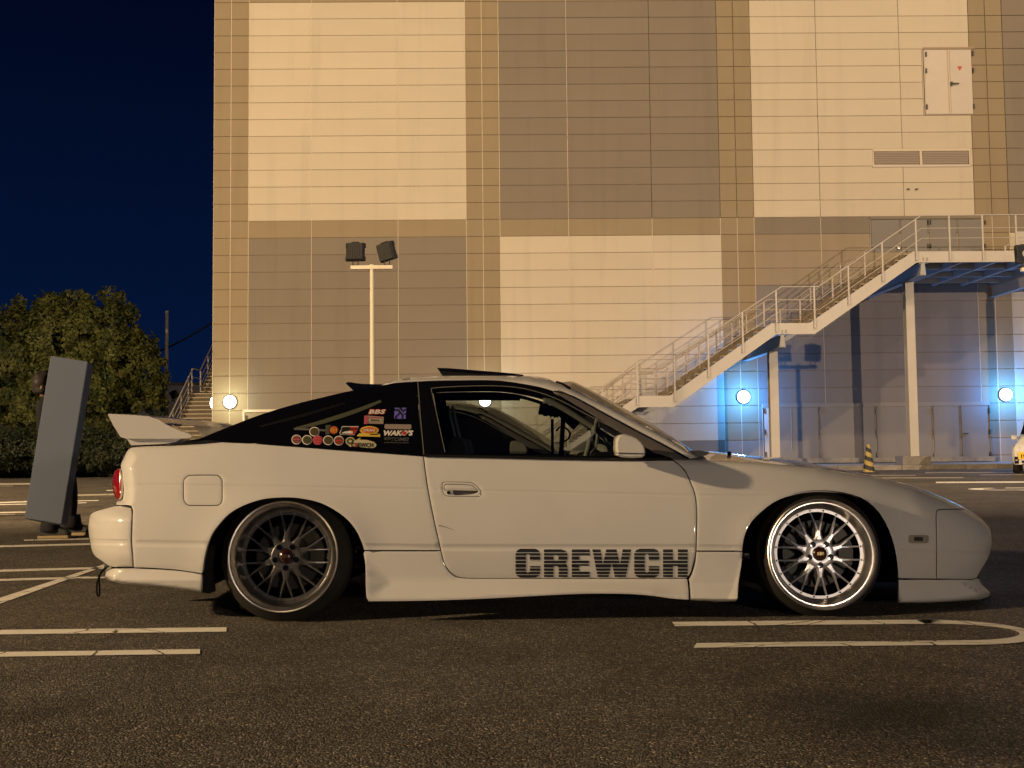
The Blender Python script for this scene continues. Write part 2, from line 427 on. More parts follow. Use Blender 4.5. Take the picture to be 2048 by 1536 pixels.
def catmull(pts, step=6.0, closed=False):
    """pts: (x, y) or (x, y, 'c') for corners; resample smoothly between corners"""
    P = [(p[0], p[1]) for p in pts]; C = [len(p) > 2 for p in pts]; n = len(P); out = []
    rng = n if closed else n - 1
    for i in range(rng):
        p1 = P[i]; p2 = P[(i+1) % n]
        p0 = P[(i-1) % n] if (closed or i > 0) else p1
        p3 = P[(i+2) % n] if (closed or i + 2 < n) else p2
        if C[i]: p0 = p1
        if C[(i+1) % n]: p3 = p2
        d = math.hypot(p2[0]-p1[0], p2[1]-p1[1]); k = max(1, int(round(d / step)))
        straight = C[i] and C[(i+1) % n]
        for j in range(k):
            t = j / k
            if straight: out.append((p1[0] + (p2[0]-p1[0])*t, p1[1] + (p2[1]-p1[1])*t)); continue
            t2, t3 = t*t, t*t*t
            out.append(tuple(0.5*((2*p1[a]) + (-p0[a]+p2[a])*t + (2*p0[a]-5*p1[a]+4*p2[a]-p3[a])*t2 + (-p0[a]+3*p1[a]-3*p2[a]+p3[a])*t3) for a in (0, 1)))
    if not closed: out.append(P[-1])
    return out

def area2(p):
    return sum(p[i][0]*p[(i+1) % len(p)][1] - p[(i+1) % len(p)][0]*p[i][1] for i in range(len(p))) / 2

def inside(pt, poly):
    x, y = pt; c = False; n = len(poly); j = n - 1
    for i in range(n):
        xi, yi = poly[i]; xj, yj = poly[j]
        if (yi > y) != (yj > y) and x < (xj - xi) * (y - yi) / (yj - yi) + xi: c = not c
        j = i
    return c

def seg_dist(pt, poly, closed=True):
    x, y = pt; best = 1e18; n = len(poly); bi = 0; bt = 0
    for i in range(n if closed else n - 1):
        x1, y1 = poly[i]; x2, y2 = poly[(i+1) % n]
        dx, dy = x2-x1, y2-y1; l = dx*dx + dy*dy
        t = 0 if l == 0 else max(0, min(1, ((x-x1)*dx + (y-y1)*dy) / l))
        d = (x-x1-t*dx)**2 + (y-y1-t*dy)**2
        if d < best: best = d; bi = i; bt = t
    return math.sqrt(best), bi, bt

def offset_poly(poly, d):
    """shrink a closed polygon by d"""
    n = len(poly); s = 1 if area2(poly) > 0 else -1; out = []
    for i in range(n):
        a = poly[i-1]; b = poly[i]; c = poly[(i+1) % n]
        e1 = Vector((b[0]-a[0], b[1]-a[1])); e2 = Vector((c[0]-b[0], c[1]-b[1]))
        if e1.length < 1e-6: e1 = e2
        if e2.length < 1e-6: e2 = e1
        if e1.length < 1e-6: out.append(b); continue
        e1.normalize(); e2.normalize()
        n1 = Vector((-e1.y, e1.x)) * s; n2 = Vector((-e2.y, e2.x)) * s
        nn = n1 + n2
        if nn.length < 0.2: nn = n1
        else: nn.normalize()
        k = d / max(0.45, nn.dot(n1))
        out.append((b[0] + nn.x*k, b[1] + nn.y*k))
    return out

# ================================================================== THE CAR
import numpy as np
YC = 5.85                       # middle plane of the car

def npdist(P, poly, closed=True):
    """distance of points P (N,2) to a polyline, with segment index and parameter"""
    A = np.array([(p[0], p[1]) for p in poly], float)
    Bq = np.roll(A, -1, axis=0) if closed else A[1:]
    if not closed: A = A[:-1]
    d = Bq - A; l = np.maximum((d**2).sum(1), 1e-12)
    w = P[:, None, :] - A[None]
    t = np.clip((w * d[None]).sum(2) / l[None], 0, 1)
    q = w - t[..., None] * d[None]
    dd = np.sqrt((q**2).sum(2)); i = dd.argmin(1)
    r = np.arange(len(P))
    return dd[r, i], i, t[r, i]

def npinside(P, poly):
    x, y = P[:, 0], P[:, 1]; c = np.zeros(len(P), bool); n = len(poly); j = n - 1
    for i in range(n):
        xi, yi = poly[i][0], poly[i][1]; xj, yj = poly[j][0], poly[j][1]
        if yi != yj:
            c ^= ((yi > y) != (yj > y)) & (x < (xj - xi) * (y - yi) / (yj - yi) + xi)
        j = i
    return c

ARCH_R = catmull([(402,1185),(407,1133),(412.5,1103),(422,1074.5),(435,1054),(458,1029),(488,1011.6),(523,1000),(558,996),(593,996.7),
                  (628.5,1003),(655,1013),(681,1029),(699,1045),(713,1064),(723,1085.5),(728,1101)], 6)
ARCH_F = catmull([(1484.6,1103),(1490,1072),(1503,1045),(1527,1021),(1554.5,1002),(1588.6,990.4),(1622.7,985.3),(1656.8,985.3),
                  (1690.8,989.4),(1725,1000.6),(1752,1021),(1772.6,1051.8),(1786,1085.9),(1793,1120),(1796.5,1157)], 6)
S_FRONT = [(1347,917,12,.035),(1400,919,12,.035),(1460,922,12,.04),(1540,927,14,.05),(1633,934.5,24,.07),(1691,944,30,.09),(1759,956,36,.10),
           (1827,974,40,.12),(1895,1000.6,46,.14),(1929,1018,60,.18),(1959,1035,90,.24),(1979.7,1055,120,.30),(1984,1075,150,.34),
           (1984,1089,150,.34),(1981,1106.6,140,.32),(1972,1125,120,.30),(1954,1157,95,.26)]
S_FTOP = S_FRONT[:8] + [(1895,1000.6,44,.12),(1929,1018,44,.12),(1959,1035,44,.12),(1990,1060,44,.12)]
def nose_round(P):
    xs_ = np.interp(P[:, 1], [960, 1030, 1060, 1090, 1125, 1160], [1978, 1981, 1985, 1985.2, 1978, 1964])
    u = np.clip(1 - (xs_ - P[:, 0]) / 150, 0, 1)
    return .30 * (1 - np.sqrt(np.clip(1 - u**2, 0, 1)))
S_QTR = [(480,884,5,.01),(446,883,8,.02),(410,886,10,.03),(350,890,12,.035),(293,891.5,14,.04),(265,894,18,.06),(254,901,24,.09),(246,917,26,.09),
         (241,929,26,.09),(243,950,26,.09),(246,978,26,.09),(244,999,26,.09),(232,1003,28,.09),(231,1012,28,.09)]
S_RBUMP = [(262,1011,6,.01),(232,1011.5,16,.05),(206,1018,28,.09),(187.5,1025,48,.15),(179,1032,70,.20),(176.5,1058,85,.24),(178,1074.5,85,.24),
           (181.6,1095.6,80,.23),(187.5,1110,66,.19),(201.6,1121,44,.13),(218,1132,28,.09),(232,1135,14,.04)]

def round_off(P, S):
    A = np.array(S, float)
    d, i, t = npdist(P, S, closed=False)
    R = A[i, 2] * (1 - t) + A[i + 1, 2] * t; Am = A[i, 3] * (1 - t) + A[i + 1, 3] * t
    u = np.clip(1 - d / R, 0, 1)
    return Am * (1 - np.sqrt(np.clip(1 - u**2, 0, 1)))

def side_base(P):
    x, y = P[:, 0], P[:, 1]
    D = np.full(len(P), 4.985)
    D += .085 * np.clip((1090 - y) / 178, 0, None)**1.8
    D += .018 * np.clip((y - 1101) / 55, 0, 2)**2
    D += .12 * np.clip((x - 1400) / 400, 0, None)**2
    D += .07 * np.clip((560 - x) / 380, 0, None)**2
    return D

CREASE1 = ([276, 480, 840, 1387, 1545], [969, 972, 978.5, 991, 991.5])
CREASE2 = ([170, 265, 881, 1392, 1484, 1790, 1990], [1078, 1080, 1089, 1089, 1090, 1098, 1104])
def side_depth(P, S=None):
    x, y = P[:, 0], P[:, 1]
    D = side_base(P)
    yc = np.interp(x, *CREASE1)
    D += .0026 * np.exp(-((y - yc) / 2.0)**2) * np.clip((x - 272) / 8, 0, 1) * np.clip((1545 - x) / 10, 0, 1)
    y2 = np.interp(x, *CREASE2)
    a = np.clip((y - y2) / 2.4, 0, 1) * np.clip((y2 + 12.5 - y) / 2.4, 0, 1)
    D += .0042 * a
    for arc in (ARCH_R, ARCH_F):
        d, _, _ = npdist(P, arc, closed=False)
        D -= .012 * np.clip(1 - d / 60, 0, 1)**2
    if S is not None: D += round_off(P, S)
    return D

def green_depth(P):
    """greenhouse: leans in from the belt line to the roof"""
    x, y = P[:, 0], P[:, 1]
    return 5.072 + .235 * np.clip((918 - y) / 155, -0.3, 1.1) + .05 * np.clip((700 - x) / 300, 0, None)**2

def crease_rows(x0, x1, kind, step=10):
    out = []
    xs = np.arange(x0, x1, step)
    if kind == 1:
        for o in (-5.0, -2.2, 0, 2.2, 5.0): out += [(float(x), float(np.interp(x, *CREASE1)) + o) for x in xs]
    else:
        for o in (-2.0, 0.1, 2.4, 6.2, 10.1, 12.5, 14.6): out += [(float(x), float(np.interp(x, *CREASE2)) + o) for x in xs]
    return out

def panel_mesh(name, poly, depthfn, holes=(), step=9.0, gap=1.0, thick=.02, extra=(), rim=True, edge=.003, off=0.0, back=False):
    """a sheet-metal panel: outline traced on the side of the car, lifted to the body's own curved surface, with a returned edge"""
    if gap: poly = offset_poly(poly, gap)
    # drop near-duplicate outline points
    def clean(p):
        out = []
        for q in p:
            q = (float(q[0]), float(q[1]))
            if not out or math.hypot(q[0]-out[-1][0], q[1]-out[-1][1]) > 0.35: out.append(q)
        if math.hypot(out[0][0]-out[-1][0], out[0][1]-out[-1][1]) <= 0.35: out.pop()
        return out
    poly = clean(poly); holes = [clean(h) for h in holes]
    loops = [poly] + holes
    pts = []; edges = []
    for lp in loops:
        n0 = len(pts); pts += lp; k = len(lp)
        edges += [(n0 + i, n0 + (i + 1) % k) for i in range(k)]
    nb = len(pts)
    cand = []
    if edge:
        for k, lp in enumerate(loops):
            cand += offset_poly(lp, 2.2 if k == 0 else -2.2)
    x0 = min(p[0] for p in poly); x1 = max(p[0] for p in poly); y0 = min(p[1] for p in poly); y1 = max(p[1] for p in poly)
    ex = np.array(list(extra), float) if len(extra) else np.zeros((0, 2))
    gx = [(x + (0.5 * step if r % 2 else 0), y) for r, y in enumerate(np.arange(y0, y1, step * .87)) for x in np.arange(x0, x1, step)]
    G = np.array(gx, float) if gx else np.zeros((0, 2))
    if len(ex) and len(G):
        q_ = np.abs(G[:, None, :] - ex[None]); dd = np.maximum(q_[..., 0] / 6.0, q_[..., 1] / 3.4).min(1); G = G[dd > 1.0]
    def ok(Q, dist):
        if not len(Q): return Q
        k = npinside(Q, poly)
        for h in holes: k &= ~npinside(Q, h)
        d = npdist(Q, poly)[0]
        for h in holes: d = np.minimum(d, npdist(Q, h)[0])
        return Q[k & (d > dist)]
    Q = [ok(np.array(cand, float), 1.6)] if cand else []
    lim = 4.0 if edge else 2.0
    if len(ex): Q.append(ok(ex, lim))
    if len(G): Q.append(ok(G, lim))
    allp = np.array(pts, float)
    for q in Q:
        if len(q): allp = np.vstack([allp, q])
    vin = [Vector((float(a), float(b))) for a, b in allp]
    res = geometry.delaunay_2d_cdt(vin, edges, [], 0, 1e-4)
    V2 = np.array([(v[0], v[1]) for v in res[0]]); F = res[2]
    cen = np.array([[sum(V2[i][0] for i in f) / len(f), sum(V2[i][1] for i in f) / len(f)] for f in F])
    keep = npinside(cen, poly)
    for h in holes: keep &= ~npinside(cen, h)
    F = [f for f, k in zip(F, keep) if k]
    D = depthfn(V2) + off
    dmin = npdist(V2, poly)[0]
    for h in holes: dmin = np.minimum(dmin, npdist(V2, h)[0])
    onb = dmin < 0.05
    if edge: D = D + np.where(onb, edge, 0.0)
    verts = [at(V2[i][0], V2[i][1], D[i]) for i in range(len(V2))]
    # exact surface normals from the body's own curvature (and the small rounding at the sheet's edge)
    def full(Pq):
        Dq = depthfn(Pq)
        if edge:
            sd = npdist(Pq, poly)[0] * np.where(npinside(Pq, poly), 1, -1)
            for h in holes: sd = np.minimum(sd, npdist(Pq, h)[0] * np.where(npinside(Pq, h), -1, 1))
            Dq = Dq + np.clip(1 - sd / 2.2, 0, 1.6) * edge * .55
        return Dq
    EP = .9
    ex_, ey_ = np.array([[EP, 0]]), np.array([[0, EP]])
    Da, Db, Dc, Dd = full(V2 - ex_), full(V2 + ex_), full(V2 - ey_), full(V2 + ey_)
    normals = []
    for i in range(len(V2)):
        x_, y_ = V2[i]
        du = at(x_ + EP, y_, Db[i]) - at(x_ - EP, y_, Da[i]); dw = at(x_, y_ - EP, Dc[i]) - at(x_, y_ + EP, Dd[i])
        nn = du.cross(dw); 
        if nn.y > 0: nn = -nn
        normals.append(nn.normalized())
    # counter-clockwise seen from the camera
    faces = []
    for f in F:
        a, b, c = V2[f[0]], V2[f[1]], V2[f[2]]
        s = (b[0]-a[0])*(c[1]-a[1]) - (b[1]-a[1])*(c[0]-a[0])
        faces.append(tuple(f) if s < 0 else tuple(reversed(f)))
    if rim and thick:
        be = {}
        for f in faces:
            for i in range(len(f)):
                a, b = f[i], f[(i + 1) % len(f)]
                be[(a, b)] = be.get((a, b), 0) + 1
        bnd = [(a, b) for (a, b) in be if (b, a) not in be]
        mp = {}
        def dup(i):
            if i not in mp:
                v = verts[i]; n = len(verts); verts.append(v.copy()); w = v.copy(); w.y += thick; verts.append(w); mp[i] = n
            return mp[i]
        for a, b in bnd:
            i, j = dup(a), dup(b)
            faces.append((j, i, i + 1, j + 1))
        rimset = set(range(len(V2), len(verts)))
    me = bpy.data.meshes.new(name)
    me.from_pydata([tuple(v) for v in verts], [], faces)
    me.polygons.foreach_set('use_smooth', [True] * len(faces))
    me.update()
    vn = [v.normal.copy() for v in me.vertices]
    nl = [tuple(normals[i]) if i < len(V2) else tuple(vn[i]) for i in range(len(verts))]
    me.normals_split_custom_set_from_vertices(nl)
    return me

def mirror_mesh(me, name=None):
    m2 = me.copy()
    if 'custom_normal' in m2.attributes: m2.attributes.remove(m2.attributes['custom_normal'])
    if name: m2.name = name
    n = len(m2.vertices); co = np.empty(n * 3); m2.vertices.foreach_get('co', co); co = co.reshape(-1, 3)
    co[:, 1] = 2 * YC - co[:, 1]; m2.vertices.foreach_set('co', co.ravel()); m2.flip_normals(); m2.update()
    return m2

CAR = empty('car', (0.19, YC, 0.0))
CAR_OFF = Vector((-0.19, -YC, 0.0))
def cpart(name, me, mat, parent=None, label=None, local=True):
    """a part of the car: meshes are made in world units and shifted to the car's own origin"""
    if mat is not None: me.materials.clear(); me.materials.append(mat)
    o = bpy.data.objects.new(name, me); COL.objects.link(o)
    o.parent = parent or CAR
    if parent is None: o.location = CAR_OFF
    if label: o['label'] = label
    return o
tag(CAR, 'lowered white hatchback coupe with mesh wheels, rear wing and dark window stickers', 'car')

def both(name, me, mat, parent=None, mparent=None, label=None, flabel=None):
    a = cpart(name, me, mat, parent, label)
    b = cpart(name, mirror_mesh(me), mat, mparent, flabel)
    return a, b

# ---- shared seams (pixels of the side elevation)
SEAM_DOOR_R = catmull([(847,912.5),(853,960),(860,1000),(868,1040),(877,1080),(881.6,1101)], 7)
SEAM_DOOR_LOW = catmull([(881.6,1101),(887.5,1124),(897,1141.6),(911,1153),(934,1156.5),(960,1157,'c')], 5)
SEAM_DOOR_BOT = [(x, 1157.0) for x in range(970, 1370, 12)] + [(1372,1157)]
SEAM_DOOR_F_LOW = catmull([(1374,1156),(1381.6,1145.5),(1389,1120),(1392,1101)], 5)
SEAM_DOOR_F = catmull([(1392,1101),(1393.7,1034.5),(1391,993.5),(1384,971.6),(1372,945.6),(1359.5,930.5),(1346,920.5)], 7)
BELT = catmull([(1346,920.5),(1250,921),(1113,919),(1000,916),(847,912.5)], 12)

def joinp(*segs):
    out = []
    for s in segs:
        for p in s:
            if not out or math.hypot(p[0]-out[-1][0], p[1]-out[-1][1]) > 0.3: out.append((p[0], p[1]))
    return out
rev = lambda s: list(reversed(s))

# ---- door
handle_hole = catmull([(884,975),(885,967),(891,963.5),(935,964.2),(943,965),(951,969),(958,976),(962.5,984),(961.5,991),(955,993.8),(920,993.5),(895,992.5),(888,988),(884.5,980)], 3, closed=True)
door_poly = joinp(SEAM_DOOR_R, SEAM_DOOR_LOW, SEAM_DOOR_BOT, SEAM_DOOR_F_LOW, SEAM_DOOR_F, BELT)
ext = crease_rows(850, 1395, 1) + crease_rows(878, 1394, 2)
door_me = panel_mesh('door', door_poly, side_depth, holes=[handle_hole], extra=ext)
DOOR = cpart('door', door_me, M['paint'])
door_me_far = panel_mesh('door_far', door_poly, side_depth, extra=(), step=16)
DOOR2 = cpart('door', mirror_mesh(door_me_far), M['paint'])

# ---- front fender
fender_poly = joinp(rev(SEAM_DOOR_F), SEAM_DOOR_F[:1], [(1392.5,1101.5)], [(x, 1102) for x in range(1400, 1484, 12)], ARCH_F,
                    [(1810,1157.3),(1840,1157.5),(1872,1158)], catmull([(1873,1157,'c'),(1873,1100),(1872.5,1060),(1872,1030,'c'),(1873.5,1021),(1879,1018.7)], 8),
                    catmull([(1879,1018.7,'c'),(1929,1018,'c')], 9),
                    catmull([(1929,1018),(1895,1000.6),(1827,974),(1759,956),(1691,944),(1633,934.5),(1580,929.5),(1540,927),(1460,922),(1400,919),(1347,917.5)], 8))
fender_poly = fender_poly  # closed by the seam's own start
mark_hole = catmull([(1817,1073,'c'),(1819,1070.5),(1854,1070.5),(1857,1073),(1857,1083),(1855,1086),(1819,1086),(1817,1083)], 3, closed=True)
fd = lambda P: side_depth(P, S_FTOP) + nose_round(P)
fext = crease_rows(1393, 1545, 1) + crease_rows(1393, 1880, 2)
fender_me = panel_mesh('front_fender', fender_poly, fd, holes=[mark_hole], extra=fext, step=8)
FENDER, FENDER2 = both('front_fender', fender_me, M['paint'])
# side marker
mk = panel_mesh('side_marker', offset_poly(mark_hole, -0.6), fd, gap=1.0, thick=.012, step=6, off=-.003)
cpart('side_marker', mk, M['clear_lens'], FENDER, 'small clear rectangular side marker')
mk2 = panel_mesh('side_marker', catmull([(1829,1074,'c'),(1846,1074,'c'),(1846,1082,'c'),(1829,1082,'c')], 4, closed=True), fd, gap=0, thick=.004, step=6, off=-.007, edge=0)
cpart('marker_bulb', mk2, M['disc'], FENDER)

# ---- front bumper
fb_poly = joinp(catmull([(1873,1158,'c'),(1873,1100),(1872.5,1060),(1872,1030,'c'),(1873.5,1021),(1879,1018.7)], 8), catmull([(1879,1018.7,'c'),(1929,1018,'c')], 9),
                catmull([(1929,1018),(1947,1027),(1959,1034.7),(1970,1044),(1979.7,1055),(1983.6,1067.5),(1984.4,1089),(1981,1106.6),(1972,1125),(1959,1145.6),(1954,1156.5)], 5),
                catmull([(1954,1156.5,'c'),(1940,1159),(1900,1158.5),(1873,1158,'c')], 9))
fbext = crease_rows(1874, 1984, 2, 8)
def fb_depth(P):
    D = side_depth(P, S_FTOP) + nose_round(P)
    x, y = P[:, 0], P[:, 1]
    D += .0015 * np.exp(-((y - (1052 + (x - 1873) * .02)) / 2.0)**2)          # pop-out seam of the upper lamp unit
    return D
FB_ME = panel_mesh('front_bumper', fb_poly, fb_depth, extra=fbext + [(x, 1052 + (x-1873)*.02 + o) for x in range(1876, 1975, 8) for o in (-3, -1.5, 0, 1.5, 3)], step=7)
FBUMP = cpart('front_bumper', FB_ME, M['paint'])
fbm = cpart('front_bumper_side', mirror_mesh(FB_ME), M['paint'], FBUMP)

def cap_loft(name, S, dfn, mat, parent=None, out=.985, n=12, k=2.0, crown=0.0):
    """closes nose or tail: from the near silhouette round to the far side"""
    pts = catmull([(s[0], s[1]) for s in S], 7); P = np.array(pts); D = dfn(P)
    rows = []
    for (x, y), d in zip(pts, D):
        E = at(x, y, d); Cx = E.x * (1 + (YC - E.y) / E.y / k * out)
        row = []
        for j in range(n + 1):
            v = j / n
            Yv = E.y + (YC - E.y) * v
            row.append((E.x + (Cx - E.x) * (1 - (1 - v)**k), Yv, E.z + crown * (1 - (1 - v)**2)))
        rows.append(row + [(q[0], 2*YC - q[1], q[2]) for q in reversed(row[:-1])])
    return grid_mesh(name, rows)

def grid_mesh(name, rows, smooth=True):
    n, mq = len(rows), len(rows[0])
    vs = [tuple(p) for r in rows for p in r]
    fs = [(i*mq + j, i*mq + j + 1, (i+1)*mq + j + 1, (i+1)*mq + j) for i in range(n-1) for j in range(mq-1)]
    me = bpy.data.meshes.new(name); me.from_pydata(vs, [], fs)
    me.polygons.foreach_set('use_smooth', [smooth] * len(fs)); me.update()
    return me

nose = cap_loft('nose', [s for s in S_FRONT if s[0] >= 1929 and s[1] > 1016], fb_depth, None, k=1.8)
cpart('bumper_nose', nose, M['paint'], FBUMP)

# ---- front lip
lip_poly = joinp([(1797,1159.5)], [(x, 1159.8) for x in range(1810, 1944, 14)], catmull([(1944,1160.5,'c'),(1953,1158.5),(1958,1156.5,'c'),(1965.6,1170.6),(1980.5,1184.7),(1981,1188),(1979.7,1190.5),(1970,1195.6),(1951.6,1200),(1897,1203.4),(1850,1205),(1797,1205.3,'c')], 6))
S_LIP = [(1958,1150,60,.20),(1966,1170,70,.24),(1981,1186,84,.29),(1979.7,1190,60,.27),(1970,1196,30,.16),(1951,1200.5,14,.10),(1897,1204,8,.03),(1797,1206,6,.01)]
def lip_depth(P):
    y = P[:, 1]; D = side_base(P) + round_off(P, S_LIP)
    D -= .035 * np.clip((y - 1165) / 35, 0, 1)**1.5
    return D
lip_me = panel_mesh('lip_spoiler', lip_poly, lip_depth, gap=.4, step=7)
LIP = cpart('lip_spoiler', lip_me, M['paint'], FBUMP)
cpart('lip_spoiler_side', mirror_mesh(lip_me), M['paint'], LIP)
cpart('lip_spoiler_front', cap_loft('lipf', [(1958,1157,0,0),(1965.6,1170.6,0,0),(1980.5,1184.7,0,0),(1979.7,1190.5,0,0),(1970,1195.6,0,0),(1951.6,1200,0,0)], lip_depth, None, k=1.8), M['paint'], LIP)

# ---- rear quarter panel
tail_edge = catmull([(232,1011,'c'),(232,1002),(241,1000),(244.5,994),(246,978),(245.5,962),(243,950),(240.5,940),(241,929),(246,917),(254,901),(258,896.5),(265,894),(293,891.7),(351,890.3),(410,886.8),(446,883.5,'c')], 5)
qtop = catmull([(446,884,'c'),(500,886.5),(546,890),(620,895.5),(693,901.5),(780,907.5),(847,912.5,'c')], 9)
fuel_hole = catmull([(366.5,965),(369,957),(377,950.5),(390,949.5),(430,949.5),(438,951.5),(444,958),(445.5,966),(445,1000),(441,1008),(433,1011.5),(385,1011.8),(374,1010),(368,1003),(366.5,993)], 3, closed=True)
q_poly = joinp(tail_edge, qtop, SEAM_DOOR_R, [(x, 1101) for x in range(876, 728, -10)], rev(ARCH_R)[:-6], [(403,1147.5)],
               catmull([(403,1147.5,'c'),(351,1140),(300,1136.5),(267,1135.5,'c')], 8), catmull([(267,1135.5,'c'),(265.5,1110),(263.5,1079),(264.5,1044),(265,1020),(262,1012.5),(256,1011),(232,1011,'c')], 7))
qd = lambda P: side_depth(P, S_QTR)
# outline: keep the part of the arch above the lip joint
arch_q = [p for p in rev(ARCH_R) if p[1] < 1147]
q_poly = joinp(tail_edge, qtop, SEAM_DOOR_R, [(x, 1101) for x in range(872, 732, -10)], arch_q,
               catmull([(404,1147.5,'c'),(351,1140),(300,1136.5),(267,1135.5,'c')], 8), catmull([(267,1135.5,'c'),(265.5,1110),(263.5,1079),(264.5,1044),(265,1020),(262,1012.5),(256,1011),(234,1011,'c')], 7))
qext = crease_rows(270, 880, 1) + crease_rows(268, 425, 2) + crease_rows(726, 880, 2)
Q_ME = panel_mesh('quarter_panel', q_poly, qd, holes=[fuel_hole], extra=qext, step=9)
QUARTER = cpart('quarter_panel', Q_ME, M['paint'])
Q_FAR = panel_mesh('quarter_far', q_poly, qd, extra=(), step=14)
cpart('quarter_panel', mirror_mesh(Q_FAR), M['paint'])
fl = panel_mesh('fuel_flap', fuel_hole, qd, gap=1.7, thick=.012, step=8, extra=crease_rows(368, 444, 1))
cpart('fuel_flap', fl, M['paint'], QUARTER)
# tail light
tl_poly = catmull([(236,937),(240,944),(242.5,957),(243,974),(241.5,990),(238,997.5),(233,997),(228.5,989),(225.5,975),(225,960),(226.5,949),(230,941)], 3, closed=True)
S_TL = [(236,936,12,.07),(230,941,16,.09),(226.5,949,18,.10),(225,960,18,.10),(225.5,975,18,.10),(228.5,989,16,.09),(233,998,12,.07)]
tdepth = lambda P: side_base(P) + .075 + round_off(P, S_TL)
tl_me = panel_mesh('tail_light', tl_poly, tdepth, gap=0, thick=.05, step=4)
TL, TL2 = both('tail_light', tl_me, M['red_lens'])
tlf = cap_loft('tlf', [(s[0], s[1], 0, 0) for s in S_TL], tdepth, None, out=.99, k=2.0)
cpart('light_bar', tlf, M['red_lens'], label='red light bar across the tail')
tr_poly = catmull([(240,940),(244.5,952),(246.5,965),(246,980),(243.5,994),(240,999),(238,999),(241.5,990),(243,974),(242.5,957),(240,944)], 3, closed=True)
cpart('light_surround', panel_mesh('ls', tr_poly, lambda P: side_base(P) + .055, gap=0, thick=.03, step=4, edge=0), M['white_metal'], TL)

# tail panel, deck
cpart('tail_panel', cap_loft('tp', [(232,1011,0,0),(233,1002,0,0),(241,1000,0,0),(245.5,985,0,0),(246,965,0,0),(243,950,0,0),(241,929,0,0),(246,917,0,0),(254,901,0,0),(262,895,0,0)], qd, None, out=.985), M['paint'])

# ---- rear bumper
rb_poly = joinp(catmull([(263,1013,'c'),(258,1012),(231,1012),(206,1018),(187.5,1024),(180.5,1029.5),(177.3,1040),(176,1058),(178,1074.5),(181.6,1095.6),(187.5,1110),(201.6,1121),(218,1132),(230,1134.5,'c'),(266,1134.5,'c')], 5),
                catmull([(266,1134.5,'c'),(264,1110),(262,1079),(263,1044),(263.5,1020),(263,1013,'c')], 7))
def rb_depth(P):
    x, y = P[:, 0], P[:, 1]
    xs_ = np.interp(y, [1000, 1030, 1058, 1096, 1135], [177, 177, 175.8, 180, 192])
    u = np.clip(1 - (x - xs_) / 88, 0, 1)
    D = side_base(P) - .004 + .25 * (1 - np.sqrt(np.clip(1 - u**2, 0, 1))) + .035 * np.clip((y - 1104) / 31, 0, 1)**2
    y2 = np.interp(x, *CREASE2)
    D += .0055 * np.clip((y - y2) / 1.6, 0, 1) * np.clip((y2 + 11.5 - y) / 1.6, 0, 1)
    # step at the top edge, the shoulder flows inboard
    D += .06 * np.clip((1040 - y) / 26, 0, 1)**1.6
    return D
RB_ME = panel_mesh('rear_bumper', rb_poly, rb_depth, extra=crease_rows(180, 262, 2, 8), step=6, gap=.8)
RBUMP = cpart('rear_bumper', RB_ME, M['paint'])
cpart('rear_bumper_side', mirror_mesh(RB_ME), M['paint'], RBUMP)
cpart('bumper_tail', cap_loft('bt', [s for s in S_RBUMP if s[0] < 240], rb_depth, None, out=.985, k=1.8), M['paint'], RBUMP)

# rear lower spat
sp_poly = joinp(catmull([(210,1150,'c'),(211.5,1142.5),(218,1138.5),(225,1137.2),(267,1136.5,'c'),(351,1141),(403,1148.5,'c')], 6), catmull([(403,1148.5,'c'),(404,1160),(402.5,1184.7,'c'),(375,1181),(328,1175),(258,1169.5),(225,1163.6),(212,1158),(209,1154)], 6))
S_SP = [(222,1136,26,.10),(209,1146,34,.14),(209,1154,34,.14),(225,1164,12,.08),(258,1170,8,.05),(328,1175.5,7,.04),(375,1181.5,7,.04),(402,1185.5,7,.03)]
def sp_depth(P):
    y = P[:, 1]
    return side_base(P) + round_off(P, S_SP) - .028 * np.clip((y - 1140) / 20, 0, 1)**1.2
sp_me = panel_mesh('rear_spat', sp_poly, sp_depth, gap=.5, step=6)
SPAT = cpart('rear_spat', sp_me, M['paint'])
cpart('rear_spat', mirror_mesh(sp_me), M['paint'])
cpart('rear_valance', cap_loft('rv', [(222,1137,0,0),(211,1143,0,0),(209,1154,0,0),(214,1160,0,0),(225,1164,0,0)], sp_depth, None, out=.98), M['paint'], SPAT)

# mud flap strip behind the rear arch edge
def flap_depth(P): return side_base(P) + .03 + .0018 * np.clip(P[:, 0] - 404, 0, None)
mf = catmull([(404,1150,'c'),(409,1125),(416,1098),(424,1090),(428,1100),(424,1140),(428,1184),(420,1187),(404,1185,'c')], 6, closed=True)
both('arch_liner_edge', panel_mesh('mf', mf, flap_depth, gap=0, thick=.03, step=8, edge=0), M['black_matte'])

